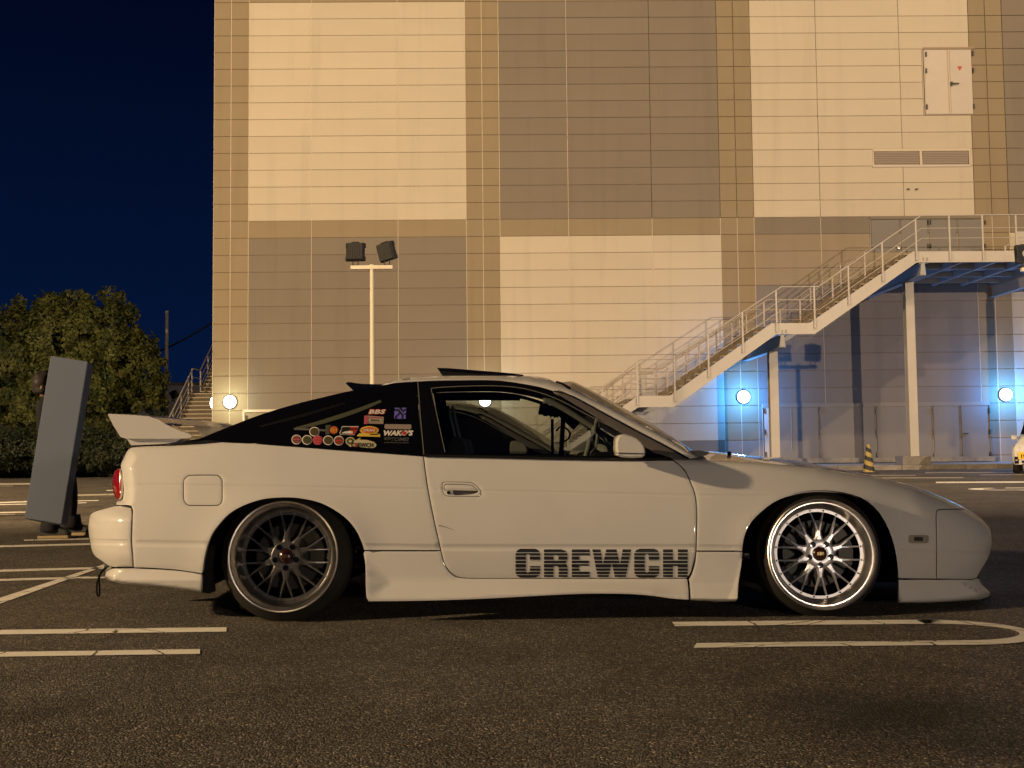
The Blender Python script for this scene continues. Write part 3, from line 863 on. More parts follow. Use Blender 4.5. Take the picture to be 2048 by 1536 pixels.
# ---- side skirts
sk_poly = joinp([(728,1102)], [(x, 1102) for x in range(740, 880, 12)], SEAM_DOOR_LOW, SEAM_DOOR_BOT, [(1374,1158)],
                catmull([(1375,1158,'c'),(1377.5,1176),(1378,1200,'c')], 8),
                catmull([(1378,1200,'c'),(1344.5,1198),(1305.5,1192.5),(1270,1189.5),(1230,1188.3),(1169,1188.4),(1090.6,1191.6),(973,1198),(856,1202),(737,1203.5,'c')], 12),
                catmull([(737,1203.5,'c'),(732.5,1196),(730.8,1170),(730,1130),(726.5,1108),(728,1102,'c')], 8))
def tri(x, y):  # the pointed flare at the rear end of the skirt
    e = 780 - np.abs(y - 1165) * 1.15
    return np.clip((e - x) / 50.0, 0, 1.4)
def sk_depth(P):
    x, y = P[:, 0], P[:, 1]
    D = side_base(np.stack([x, np.minimum(y, 1101)], 1)) + .0
    lo = np.interp(x, [730, 856, 973, 1090, 1169, 1247, 1305, 1344, 1380], [1203, 1202, 1198, 1191.6, 1188.4, 1188.4, 1192, 1198, 1200])
    t = np.clip((y - 1163) / np.maximum(lo - 6 - 1163, 6), 0, 1)
    D -= .050 * t**1.1
    
    D += .004 * np.clip((1163 - y) / 6, 0, 1)
    D -= .030 * tri(x, y)
    return D
skx = [(x, 1163.0 + o) for x in range(784, 1375, 10) for o in (-2, 0, 2)] + [(780 - k, 1165 + s * k / 1.15) for k in range(0, 48, 5) for s in (1, -1)]
sk_me = panel_mesh('side_skirt', sk_poly, sk_depth, gap=.9, step=8, extra=skx)
SKIRT, SKIRT2 = both('side_skirt', sk_me, M['paint'])
se_poly = joinp([(1392,1102.5)], [(x, 1103) for x in range(1400, 1484, 12)], catmull([(1485,1103,'c'),(1484,1125),(1480,1150),(1477,1173),(1475.5,1198),(1472,1203),(1465,1203.8,'c'),(1430,1203.6),(1380,1201,'c')], 7),
                catmull([(1380,1201,'c'),(1379.5,1176),(1378,1160,'c'),(1384,1148),(1390,1125),(1392,1102.5,'c')], 7))
def se_depth(P):
    x, y = P[:, 0], P[:, 1]
    D = side_base(np.stack([x, np.minimum(y, 1101)], 1))
    D -= .045 * np.clip((y - 1166) / 30, 0, 1)
    D -= .02 * np.clip((x - (1488 - (y - 1100) * .32)) / 25, 0, 1)
    D += .04 * np.clip((y - 1197) / 6, 0, 1)**1.5
    return D
se_me = panel_mesh('skirt_end', se_poly, se_depth, gap=.9, step=7, extra=[(x, 1166 + o) for x in range(1384, 1478, 8) for o in (-1.5, 1.5)])
both('skirt_end', se_me, M['paint'], SKIRT, SKIRT2)

# ---- greenhouse
frame_out = joinp(catmull([(834.5,763.5,'c'),(895,761.5),(977,761),(1020,764),(1045,768),(1086,779),(1113.5,790),(1141,805),(1195.5,837.6),(1250,872),(1305,903),(1344,920,'c')], 8),
                  catmull([(1344,922,'c'),(1250,923),(1113,921),(1000,918),(848,914,'c')], 12), catmull([(848,914,'c'),(841,835),(834.5,763.5,'c')], 9))
glass_hole = joinp(catmull([(862,776.5,'c'),(900,773.5),(977,771.5),(1035,775),(1080,785.5),(1120,800.5),(1180,832),(1239,862,'c')], 8), catmull([(1239,862,'c'),(1239.5,913,'c')], 9),
                   catmull([(1239.5,913,'c'),(1113,911),(1000,909),(891,907,'c')], 12), catmull([(891,907,'c'),(862,776.5,'c')], 9))[:-1]
gf_me = panel_mesh('door_frame', frame_out, green_depth, holes=[glass_hole], gap=.6, thick=.03, step=10)
GF, GF2 = both('window_frame', gf_me, M['black_gloss'], DOOR, DOOR2)
gg_me = panel_mesh('door_glass', offset_poly(glass_hole, -0.8), green_depth, gap=0, thick=.0, rim=False, step=14, edge=0, off=.006)
both('door_glass', gg_me, M['glass'], DOOR, DOOR2)
# thin bright seal lines round the opening
def band(name, line, w, dfn, mat, parent, off=-.004, thick=.006, mirror=False, **kw):
    ln = catmull(line, 6); up = []; dn = []
    for i, p in enumerate(ln):
        a = ln[max(0, i-1)]; b = ln[min(len(ln)-1, i+1)]; dx, dy = b[0]-a[0], b[1]-a[1]; l = math.hypot(dx, dy) or 1
        ww = w if not callable(w) else w(i / (len(ln)-1))
        up.append((p[0] + dy/l*ww/2, p[1] - dx/l*ww/2)); dn.append((p[0] - dy/l*ww/2, p[1] + dx/l*ww/2))
    me = panel_mesh(name, up + rev(dn), dfn, gap=0, thick=thick, step=50, edge=0, off=off)
    return cpart(name, me, mat, parent, **kw)
M['seal'] = new_mat('window_seal', (0.16, 0.15, 0.13), 0.35, 0, 0.3)
band('glass_seal', [(862,776.5),(900,773.5),(977,771.5),(1035,775),(1080,785.5),(1120,800.5),(1180,832),(1236,860)], 1.3, green_depth, M['seal'], DOOR)
band('glass_seal', [(862,776.5),(876,840),(890,904)], 1.2, green_depth, M['seal'], DOOR)
M['belt'] = new_mat('belt_moulding', (0.012, 0.011, 0.010), 0.3)
band('belt_moulding', [(850,911.5),(1000,914.5),(1113,917),(1238,918.5),(1335,918)], 5.0, lambda P: side_base(P) - .004, M['belt'], DOOR, thick=.03)

# roof and A pillar outer skin: white
roof_low = catmull([(764,772),(790,766),(832,763),(895,761),(977,760.5),(1020,763.5),(1045,767.5),(1080,774),(1110,783,'c')], 8)
pill_low = catmull([(1110,783,'c'),(1118,780),(1141,790),(1200,821),(1270,859),(1330,890),(1381,917.5,'c')], 8)
pill_top = catmull([(1396,914.5,'c'),(1360,889),(1332,873.5),(1277,843.5),(1223,815.7),(1182,795),(1141,775.5),(1120,766),(1100,759.5),(1086,756),(1060,753,),(1020,752),(977,752),(900,752),(834,755),(790,760.7),(764,769.5,'c')], 8)
S_ROOF = [(764,769,5,.03),(790,760,6,.06),(834,754.5,9,.09),(900,751.5,10,.11),(977,751.5,10,.11),(1060,752.5,14,.11),(1100,759,18,.10),(1141,775,14,.06),(1223,815,12,.05),(1332,873,12,.05),(1396,914,10,.04)]
rdep = lambda P: green_depth(P) + .004 + round_off(P, S_ROOF)
roof_side = panel_mesh('roof_rail', joinp(roof_low, pill_low, pill_top), rdep, gap=0, thick=.02, step=6)
ROOF_SIDE = roof_side
# grey moulding below the pillar
gm_poly = joinp(catmull([(1112,786,'c'),(1141,793),(1200,824.5),(1270,862),(1330,893.5),(1374,917.5,'c')], 8), catmull([(1350,919,'c'),(1305,902),(1250,871),(1195.5,836.6),(1141,804),(1120,791.5,'c')], 8))
gm = panel_mesh('pillar_moulding', gm_poly, green_depth, gap=.3, thick=.02, step=7, off=-.004)
both('pillar_moulding', gm, M['grey_trim'])
band('drip_rail', [(1108,782),(1141,791.3),(1200,822.6),(1270,860.3),(1330,891.6),(1377,918)], 2.6, green_depth, M['black_gloss'], CAR, off=-.006).location = CAR_OFF

def top_loft(name, line, dfn, Y2=YC, dpy=1.0, n=10, xs=0.0, step=8, Cline=None, k=2.0):
    """from a near edge line up over the middle to the far side"""
    pts = catmull(line, step); P = np.array(pts); D = dfn(P); rows = []
    Cp = None
    if Cline is not None:
        cl = catmull(Cline, 3); Cp = cl
    for i, ((x, y), d) in enumerate(zip(pts, D)):
        E = at(x, y, d)
        if Cp is None:
            # same X at the middle plane; height from its projected row
            pxc = 1024 + (x - 1024) * (E.y / Y2); C = at(pxc, y + dpy, Y2); C.x = E.x + xs
        else:
            f = i / (len(pts) - 1) * (len(Cp) - 1); a = int(f); b = min(a + 1, len(Cp) - 1); t = f - a
            C = at(Cp[a][0]*(1-t) + Cp[b][0]*t, Cp[a][1]*(1-t) + Cp[b][1]*t, Y2)
        row = []
        for j in range(n + 1):
            v = j / n; w = 1 - (1 - v)**k
            row.append((E.x + (C.x - E.x)*w, E.y + (C.y - E.y)*v, E.z + (C.z - E.z)*w))
        rows.append(row + [(q[0], 2*YC - q[1], q[2]) for q in reversed(row[:-1])])
    return grid_mesh(name, rows)

ROOF = cpart('roof', top_loft('roof', [(764,769.5),(790,760.7),(834,755),(900,752),(977,752),(1020,752),(1060,753),(1086,756),(1100,759.5),(1118,765.5)], rdep, dpy=1.2), M['paint'])
cpart('roof_rail', roof_side, M['paint'], ROOF)
cpart('roof_rail', mirror_mesh(roof_side), M['paint'], ROOF)
lin = top_loft('headliner', [(764,777),(834,764),(900,760),(1020,761),(1086,766),(1118,776)], rdep, dpy=6)
cpart('headliner', lin, M['interior_dark'], ROOF)
WS = cpart('windscreen', top_loft('ws', [(1118,765.5),(1141,775.5),(1182,795),(1223,815.7),(1277,843.5),(1332,873.5),(1360,889),(1396,914.5)], rdep, dpy=1.0, xs=0.10, k=2.2), M['tint'])
band('screen_trim', [(1112,763.5),(1122,766.5),(1132,771.5),(1141,777.5)], 4.5, lambda P: rdep(P), M['black_gloss'], WS, off=-.012)
# hatch
hatch_line = [(764,770.5),(742,774),(705,781),(681,786),(644,795),(595,807),(522,829),(449,857),(400,877)]
hd = lambda P: green_depth(P) + .03
HATCH = cpart('rear_hatch', top_loft('hatch', hatch_line, hd, dpy=1.5), M['black_gloss'])
qg_poly = joinp(catmull([(764,770.5,'c'),(790,766.5),(833,763.8,'c')], 8), catmull([(833,763.8,'c'),(839,835),(846.5,911,'c')], 9), rev(qtop), catmull([(446,884,'c'),(420,884.5),(385,882.5,'c'),(400,877,'c')], 6),
                rev(catmull(hatch_line, 8)))
Q_S = [(764,770,5,.02),(681,785,6,.03),(595,806,6,.03),(449,856,6,.02),(400,876,5,.01)]
qg_me = panel_mesh('quarter_glass', qg_poly, lambda P: green_depth(P) + round_off(P, Q_S), gap=.5, thick=.03, step=12)
QG, QG2 = both('quarter_glass', qg_me, M['glassd'])
band('pillar_seal', [(835.5,764),(841,835),(847.5,909)], 1.6, green_depth, M['seal'], QG, off=-.003)
# reflections painted as thin strips on the dark glass: hatch strut and parcel shelf edge
M['shelf'] = new_mat('shelf_edge', (0.055, 0.06, 0.035), 0.5)  # colour of a painted reflection strip
band('hatch_strut', [(592,857),(640,845),(700,826),(735,813),(762,802)], lambda t: 5 + 3.5*math.sin(t*3.1), green_depth, M['shelf'], QG, off=-.002, thick=.001)  # painted reflection strip
band('shelf_edge', [(588,857.5),(620,859),(655,861)], 4, green_depth, new_mat('reflection_grey', (0.10, 0.10, 0.10), 0.3), QG, off=-.0025, thick=.001)  # painted reflection strip
band('hatch_strut', [(520,853),(590,835),(650,818),(690,806)], lambda t: 3 + 3*math.sin(t*3.1), green_depth, M['black_trim'], QG, off=-.002, thick=.001)  # painted reflection strip
# black panel painted in for the shade under the glass tip
bl_poly = catmull([(330,890.3,'c'),(365,884),(392,878.8),(445,883.4,'c'),(425,887),(395,890),(350,891,'c')], 6, closed=True)
cpart('hatch_shade', panel_mesh('hs', bl_poly, lambda P: side_base(P) + .04, gap=0, thick=.02, step=8, edge=0), M['black_trim'], HATCH)
# rear deck under the wing
cpart('tail_deck', top_loft('deck', [(400,877),(385,880),(351,889.5),(293,891.5),(262,895)], lambda P: side_base(P) + .07, dpy=-1.0, k=3), M['paint'], HATCH)

# hood
hood_near = [(1372,918.2),(1400,919.5),(1460,922.5),(1540,927.4),(1633,934.8),(1691,944.2),(1759,956.2),(1827,974.2),(1895,1000.8),(1929,1018)]
hood_mid = [(1384,901.8),(1420,902.4),(1456,906),(1492.6,910.5),(1528.7,913.5),(1565,917.8),(1601,923),(1637,930.3),(1673,937.5),(1700,943.2),(1759,957.5),(1827,976),(1890,1002),(1925,1021.5)]
HOOD = cpart('hood', top_loft('hood', hood_near, fd, Cline=hood_mid, n=14, step=10, k=1.7), M['paint'])
# cowl, wiper, washer jet
cw = MB()
ca = at(1398, 906, 5.55)
cw.add([at(1381,901.5,5.2), at(1400,900.8,5.2), at(1416,903.5,5.2), at(1420,906,5.2), at(1412,911,5.2), at(1398,913.5,5.2), at(1388,910,5.2)] + [at(1381,901.5,5.2)+Vector((0,1.3,0.0)), at(1400,900.8,5.2)+Vector((0,1.3,0)), at(1416,903.5,5.2)+Vector((0,1.3,0)), at(1420,906,5.2)+Vector((0,1.3,0)), at(1412,911,5.2)+Vector((0,1.3,0)), at(1398,913.5,5.2)+Vector((0,1.3,0)), at(1388,910,5.2)+Vector((0,1.3,0))],
       [tuple(range(6,-1,-1)), tuple(range(7,14))] + [(i, (i+1) % 7, (i+1) % 7 + 7, i + 7) for i in range(7)])
cpart('cowl_panel', cw.mesh('cowl'), M['black_trim'])
wj = MB(); j0 = at(1459, 907, 5.45); wj.lathe([(0, -.012), (.011, -.008), (.011, .006), (0, .012)], 10, j0, 'X')
cpart('washer_jet', wj.mesh('jet', smooth=True), M['black_trim'], HOOD)

# sunroof panel, tilted, and roof spoiler
def prism_y(pix, Ya, Yb, name):
    """outline in the side elevation at depth Ya, extruded across the car to Yb"""
    a = [at(x, y, Ya) for x, y in pix]; n = len(a); mb = MB()
    mb.add(a + [Vector((p.x, Yb, p.z)) for p in a], [tuple(range(n)), tuple(range(2*n-1, n-1, -1))] + [(i, n+i, n+(i+1) % n, (i+1) % n) for i in range(n)])
    return mb.mesh(name)
SUN = cpart('sunroof_panel', prism_y([(873,735.6),(896,736.2),(1010,745.2),(1046,749.3),(1049,752.5),(1030,752.3),(880,741)], 5.5, 6.2, 'sunroof'), M['black_gloss'], ROOF)
cpart('sunroof_flap', prism_y([(876,739),(886,752.8),(1046,752.8),(1040,750.4)], 5.505, 5.52, 'flap'), M['black_matte'], SUN)
cpart('sunroof_flap', prism_y([(876,739),(886,752.8),(1046,752.8),(1040,750.4)], 5.505, 5.52, 'flap2'), M['black_matte'], SUN).location = (0, .675, 0)
RSP = cpart('roof_spoiler', prism_y(catmull([(691.5,766.5),(694,764.4),(700,764.2),(710.5,765.9),(727,767.6),(765,768.4,'c'),(764,772.5,'c'),(742,776),(708,783,'c'),(700,775)], 4, closed=True), 5.42, 6.28, 'rsp'), M['black_gloss'], HATCH)

# ---- rear wing
def wing():
    rows = []
    near = [(215.6,829),(217,827.6),(256,829.5),(297.6,832.5),(316,839),(332.8,850),(360,862),(378,868),(384,872),(380,875.5),(362,877.4),(310,877.6),(253,877.6),(241,874),(226,850)]
    a = [at(x, y, 5.13) for x, y in near]
    top = at(216, 828, 5.13).z
    n = len(a)
    def section(Y, f):   # f 0 = end plate, 1 = thin blade
        out = []
        for p in a:
            zt = top
            # thin blade profile of the same plan length
            xx = p.x; u = (xx - a[0].x) / (a[8].x - a[0].x)
            th = .028 * (1 - u * .6)
            zz = p.z
            low = zz < zt - .055
            blade_top = zt + .006 - .05 * max(0, u - .25)
            target = blade_top - (th if low else 0)
            X2 = a[0].x + u * (a[8].x - a[0].x) * (1 - .42 * f)
            z2 = zz * (1 - f) + target * f
            out.append((X2, Y, z2))
        return out
    ys = [(5.13, 0), (5.16, .03), (5.20, .18), (5.25, .55), (5.31, .86), (5.40, 1), (5.6, 1), (5.85, 1), (6.1, 1), (6.30, 1), (6.39, .86), (6.45, .55), (6.50, .18), (6.54, .03), (6.57, 0)]
    for Y, f in ys: rows.append(section(Y, f))
    vs = [p for r in rows for p in r]; fs = []
    for i in range(len(rows) - 1):
        for k in range(n):
            fs.append((i*n + k, i*n + (k+1) % n, (i+1)*n + (k+1) % n, (i+1)*n + k))
    fs.append(tuple(range(n))); fs.append(tuple((len(rows)-1)*n + k for k in reversed(range(n))))
    mb = MB(); mb.add(vs, fs); me = mb.mesh('wing', smooth=True); sharpen(me, 38); return me
WING = cpart('rear_wing', wing(), M['paint'])
cpart('wing_foot', prism_y(catmull([(254,878,'c'),(361,878,'c'),(352,884,'c'),(320,888),(262,890.5,'c')], 9, closed=True), 5.15, 5.32, 'foot'), M['paint'], WING)
cpart('wing_foot', prism_y(catmull([(254,878,'c'),(361,878,'c'),(352,884,'c'),(320,888),(262,890.5,'c')], 9, closed=True), 5.15, 5.32, 'foot2'), M['paint'], WING).location = (0, 1.23, 0)
cpart('wing_light', prism_y([(341,847.5),(352,848.2),(351,852),(343,851)], 5.8, 5.9, 'wl'), M['black_trim'], WING)

# ---- door handle
hb = panel_mesh('handle_bezel', offset_poly(handle_hole, -0.2), side_depth, gap=1.2, thick=.015, step=6, off=-.002,
                holes=[catmull([(888.5,971),(891,968),(940,969.5),(950,975),(956,981.5),(953,986),(935,989.5),(908,990),(905,981.5),(889,980.5)], 3, closed=True)])
HAND = cpart('handle_bezel', hb, M['paint'], DOOR)
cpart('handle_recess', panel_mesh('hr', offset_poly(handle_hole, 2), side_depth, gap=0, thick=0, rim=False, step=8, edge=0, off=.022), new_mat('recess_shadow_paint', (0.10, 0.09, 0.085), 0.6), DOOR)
cpart('door_handle', panel_mesh('dh', catmull([(889.5,971.5),(892,969.2),(940,970.6),(949,975.5),(954.5,980.8),(950,981.3),(905,980.2),(890,979.6)], 3, closed=True), side_depth, gap=0, thick=.012, step=6, off=-.004), M['paint'], DOOR)
lk = MB(); lp = at(897.3, 985, 4.0); 
def disc_on(px, py, rpx, dfn, off, name, mat, parent, n=20, **kw):
    poly = [(px + rpx*math.cos(2*math.pi*k/n), py + rpx*math.sin(2*math.pi*k/n)) for k in range(n)]
    return cpart(name, panel_mesh(name, poly, dfn, gap=0, thick=.003, step=50, edge=0, off=off), mat, parent, **kw)
disc_on(897.3, 985.2, 3.6, side_depth, -.006, 'key_lock', M['black_matte'], DOOR)
# small scrape by the rear edge of the door
band('scratch', [(877,1051),(887,1053),(908,1060)], lambda t: 1.8*(1-t)+.4, side_depth, new_mat('scrape', (0.14, 0.12, 0.10), 0.8), DOOR, off=-.0005, thick=.0003)

# ---- door mirror
def mirror_body(Ya, Yb):
    pts = [(1232,884),(1233.5,876),(1238,870),(1250,867.7),(1263,870.5),(1275,877),(1284,884.5),(1290,894),(1292.5,904),(1291,911),(1286,914.8),(1266,915.8),(1245,914.5),(1234.5,911),(1232,900)]
    cx = sum(p[0] for p in pts)/len(pts); cy = sum(p[1] for p in pts)/len(pts); n = len(pts)
    rows = []
    for (Y, s) in ((Ya, .86), (Ya + .012, .95), (Ya + .03, 1.0), (Yb - .05, 1.0), (Yb, .6)):
        rows.append([at(cx + (x-cx)*s, cy + (y-cy)*s, Ya) + Vector((0, Y - Ya, 0)) for x, y in pts])
    vs = [v for r in rows for v in r]; fs = []
    for i in range(len(rows)-1):
        for k in range(n): fs.append((i*n+k, i*n+(k+1) % n, (i+1)*n+(k+1) % n, (i+1)*n+k))
    fs.append(tuple(range(n))); fs.append(tuple((len(rows)-1)*n+k for k in reversed(range(n))))
    mb = MB(); mb.add(vs, fs); me = mb.mesh('mirror', smooth=True); sharpen(me, 50); return me
mir = mirror_body(4.86, 5.04)
MIR = cpart('wing_mirror', mir, M['paint'], DOOR)
mir2 = mirror_mesh(mir); cpart('wing_mirror', mir2, M['paint'], DOOR2)
mb = MB(); mb.add(*(lambda a: (a, [(0,1,2,3)]))([at(1233,905,4.856), at(1291,906.5,4.856), at(1291,908.5,4.856), at(1233,907,4.856)]))
cpart('mirror_seam', mb.mesh('seam'), M['black_trim'], MIR)
mb = MB(); g = at(1233.5, 893, 4.95); mb.box(g.x - .004, g.x, 4.885, 5.0, g.z - .045, g.z + .04)
cpart('mirror_glass', mb.mesh('mg'), M['mirror_glass'], MIR)

# ------------------------------------------------------------------ lettering and stickers
def text_mesh(txt, x0, y0, x1, y1, dfn, off=-.002, shear=0.0, bold=0.0, space=1.0):
    """print laid on a body surface: flat lettering whose points follow the panel"""
    cu = bpy.data.curves.new('print', 'FONT'); cu.body = txt; cu.size = 1.0; cu.offset = bold; cu.resolution_u = 2; cu.space_character = space
    o = bpy.data.objects.new('print', cu); COL.objects.link(o)
    dg = bpy.context.evaluated_depsgraph_get()
    me = bpy.data.meshes.new_from_object(o.evaluated_get(dg))
    bpy.data.objects.remove(o); bpy.data.curves.remove(cu)
    co = np.array([v.co[:] for v in me.vertices]); mn = co.min(0); mx = co.max(0)
    u = (co[:, 0]-mn[0])/(mx[0]-mn[0]); v = (co[:, 1]-mn[1])/(mx[1]-mn[1])
    X = x0 + (x1-x0)*u + shear*(y1-y0)*(v-.5); Y = y1 + (y0-y1)*v
    P = np.stack([X, Y], 1); D = dfn(P) + off
    for i, vt in enumerate(me.vertices): vt.co = at(X[i], Y[i], D[i])
    return me

def flat(name, pix, dfn, off, mat, parent, th=.0015, label=None):
    return cpart(name, panel_mesh(name, pix, dfn, gap=0, thick=th, step=14, edge=0, off=off), mat, parent, label)

def ellipse(cx, cy, rx, ry, n=28, a0=0, a1=2*math.pi):
    return [(cx + rx*math.cos(a0 + (a1-a0)*k/n), cy + ry*math.sin(a0 + (a1-a0)*k/n)) for k in range(n)]

# big word on the door: black block letters sliced by thin stripes
LET = {
 'C': [(0,.17),(.07,.05),(.2,0),(.8,0),(.93,.05),(1,.17),(1,.42),(.58,.42),(.58,.22),(.52,.18),(.48,.18),(.42,.22),(.42,.78),(.48,.83),(.52,.83),(.58,.78),(.58,.60),(1,.60),(1,.83),(.93,.95),(.8,1),(.2,1),(.07,.95),(0,.83)],
 'R': [(0,.02),(.72,.02),(.88,.06),(.97,.14),(1,.26),(.97,.42),(.90,.50),(.97,.58),(1,.70),(1,.98),(.62,.98),(.62,.68),(.58,.60),(.40,.60),(.40,.98),(0,.98)],
 'E': [(0,.02),(1,.02),(1,.23),(.42,.23),(.42,.40),(.95,.40),(.95,.59),(.42,.59),(.42,.77),(1,.77),(1,.98),(0,.98)],
 'W': [(0,.02),(.21,.02),(.27,.55),(.36,.02),(.62,.02),(.71,.55),(.78,.02),(1,.02),(.86,.98),(.58,.98),(.50,.50),(.42,.98),(.14,.98)],
 'H': [(0,.02),(.40,.02),(.40,.38),(.60,.38),(.60,.02),(1,.02),(1,.98),(.60,.98),(.60,.60),(.40,.60),(.40,.98),(0,.98)]}
LHOLE = {'R': [(.40,.22),(.55,.22),(.61,.26),(.61,.36),(.55,.41),(.40,.41)]}
def stripe_mat():
    mt = new_mat('sliced_black_print', (0.008, 0.008, 0.010), 0.4, 0, 0.3)
    return mt
M['print_black'] = stripe_mat()
def clip_band(poly, ya, yb):
    """slices of a simple polygon between two rows, as quads/triangles by scan conversion"""
    ys = sorted(set([ya, yb] + [p[1] for p in poly if ya < p[1] < yb])); out = []
    for a, b in zip(ys[:-1], ys[1:]):
        if b - a < 1e-6: continue
        def xs(y):
            r = []; n = len(poly)
            for i in range(n):
                (x1, y1), (x2, y2) = poly[i], poly[(i+1) % n]
                if (y1 <= m_ < y2) or (y2 <= m_ < y1): r.append((x1 + (y-y1)*(x2-x1)/(y2-y1), i))
            return r
        m_ = (a + b) / 2
        ta = {i: x for x, i in xs(a)}; tb = {i: x for x, i in xs(b)}
        order = sorted(ta.keys(), key=lambda i: ta[i] + tb[i])
        for k in range(0, len(order) - 1, 2):
            i, j = order[k], order[k+1]; out.append([(ta[i], a), (ta[j], a), (tb[j], b), (tb[i], b)])
    return out
word = [('C',1031,1080.5),('R',1088,1135.5),('E',1143.5,1179.5),('W',1184.5,1262.5),('C',1268.5,1318.5),('H',1326,1375.5)]
for ch, xa, xb in word:
    ya, yb = (1097.6, 1155.2)
    quads = []
    cuts = [(-.02,.115),(.15,.245),(.275,.375),(.405,.505),(.53,.635),(.66,.765),(.79,.865),(.895,1.02)]
    cuts = [(-.02,.12),(.15,.235),(.265,.38),(.41,.50),(.53,.65),(.68,.765),(.795,.88),(.91,1.02)]
    pol = LET[ch]
    if ch in LHOLE:  # bridge the hole into the outline with a hairline
        h = LHOLE[ch]
        bands_h = h
    for c0, c1 in cuts:
        for q in clip_band(pol, max(0.0, c0), min(1.0, c1)):
            if ch in LHOLE:
                segs = []
                (ax, ay), (bx, by), (cx2, cy2), (dx, dy) = q
                hq = [r for r in clip_band(LHOLE[ch], ay, cy2)] if (cy2 > .22 and ay < .41) else []
                if hq and ax < .3 and bx > .6:
                    # split the row further at the hole's rows
                    rows_ = sorted(set([ay, cy2] + [max(ay, .22), min(cy2, .41)] + [p[1] for p in LHOLE[ch] if ay < p[1] < cy2]))
                    for a_, b_ in zip(rows_[:-1], rows_[1:]):
                        if b_ - a_ < 1e-5: continue
                        L0 = lambda t: ax + (dx-ax)*(t-ay)/(cy2-ay); R0 = lambda t: bx + (cx2-bx)*(t-ay)/(cy2-ay)
                        hh = clip_band(LHOLE[ch], a_, b_)
                        if (a_+b_)/2 < .22 or (a_+b_)/2 > .41 or not hh: segs.append([(L0(a_),a_),(R0(a_),a_),(R0(b_),b_),(L0(b_),b_)])
                        else:
                            z = hh[0]; segs.append([(L0(a_),a_),z[0],z[3],(L0(b_),b_)]); segs.append([z[1],(R0(a_),a_),(R0(b_),b_),z[2]])
                else: segs = [q]
                quads += segs
            else: quads.append(q)
    vs = []; fs = []
    for q in quads:
        n0 = len(vs); vs += [(xa + p[0]*(xb-xa), ya + p[1]*(yb-ya)) for p in q]; fs.append((n0, n0+3, n0+2, n0+1))
    P = np.array(vs); D = side_depth(P) - .0022
    me = bpy.data.meshes.new('letter'); me.from_pydata([tuple(at(P[i,0], P[i,1], D[i])) for i in range(len(P))], [], fs); me.update()
    cpart('letter', me, M['print_black'], DOOR, 'black sliced letter %s on the lower door' % ch)

C_ = lambda n, c, r=.45: new_mat(n, c, r)
M['s_white'] = C_('sticker_white', (0.62, 0.58, 0.52)); M['s_dark'] = C_('sticker_black', (0.012, 0.010, 0.010)); M['s_orange'] = C_('sticker_orange', (0.48, 0.10, 0.02))
M['s_red'] = C_('sticker_red', (0.42, 0.03, 0.02)); M['s_pink'] = C_('sticker_pink', (0.40, 0.07, 0.10)); M['s_yellow'] = C_('sticker_yellow', (0.60, 0.42, 0.06))
M['s_blue'] = C_('sticker_violet', (0.12, 0.11, 0.46)); M['s_grey'] = C_('sticker_grey', (0.25, 0.20, 0.17)); M['s_dgrey'] = C_('sticker_dark_grey', (0.06, 0.06, 0.055))
M['s_brown'] = C_('sticker_brown', (0.07, 0.045, 0.02)); M['s_cream'] = C_('sticker_cream', (0.42, 0.38, 0.24)); M['s_green'] = C_('sticker_olive', (0.06, 0.06, 0.02))
gdq = green_depth
def ring_sticker(cx, cy, inner, bar, lab):
    s = flat('sticker', ellipse(cx, cy, 10.2, 9.6), gdq, -.004, M['s_white'] if inner != 's_pink' else M['s_pink'], QG, label=lab)
    flat('sticker_face', ellipse(cx, cy, 8.4, 7.9), gdq, -.0062, M[inner], s)
    flat('sticker_face', [(cx-7.4, cy-1.6), (cx+7.4, cy-1.6), (cx+7.4, cy+1.4), (cx-7.4, cy+1.4)], gdq, -.0078, M[bar], s)
    flat('sticker_face', [(cx-5, cy-6), (cx+5, cy-6), (cx+5, cy-4.4), (cx-5, cy-4.4)], gdq, -.0078, M[bar], s)
    flat('sticker_face', [(cx-5.5, cy+4), (cx+5.5, cy+4), (cx+5.2, cy+5.8), (cx-5.2, cy+5.8)], gdq, -.0078, M[bar], s)
for i, (cx, cy, a, b_, lab) in enumerate([(628.7,863.3,'s_brown','s_green','white ringed round sticker above the row of five'), (593,879,'s_brown','s_pink','leftmost round sticker of the row'),
        (614,879.8,'s_brown','s_green','second round sticker of the row'), (635.5,880.3,'s_pink','s_red','red round sticker in the middle of the row'),
        (656.2,880.5,'s_green','s_brown','fourth round sticker of the row'), (677.5,881.2,'s_brown','s_red','rightmost round sticker of the row')]):
    ring_sticker(cx, cy, a, b_, lab)
s = flat('sticker', ellipse(667.5, 860, 10.4, 9), gdq, -.004, M['s_dark'], QG, label='orange round sticker with black edge')
flat('sticker_face', ellipse(667.5, 860, 8.2, 7.2), gdq, -.006, M['s_orange'], s)
flat('sticker_face', [(651,850),(662,850),(659,868),(651,869)], gdq, -.003, M['s_dgrey'], s)
cpart('sticker_print', text_mesh('D1', 661.5, 857.4, 673.5, 862.8, gdq, -.008), M['s_yellow'], s)
s = flat('sticker', [(684,852.5),(717,852.5),(716,858),(709,870),(680,869.5),(679,866)], gdq, -.004, M['s_white'], QG, label='black and red slanted sticker with a small white car shape')
flat('sticker_face', [(684.8,853.6),(700,853.6),(697,869),(680.2,868.6),(680.2,866.5)], gdq, -.006, M['s_dark'], s)
flat('sticker_face', [(700,853.6),(715.8,853.6),(714.8,858),(708.4,869),(697,869)], gdq, -.006, M['s_red'], s)
cpart('sticker_print', text_mesh('CREWCH', 681, 855.6, 717, 860.6, gdq, -.010, .25, .03), M['s_dark'], s)
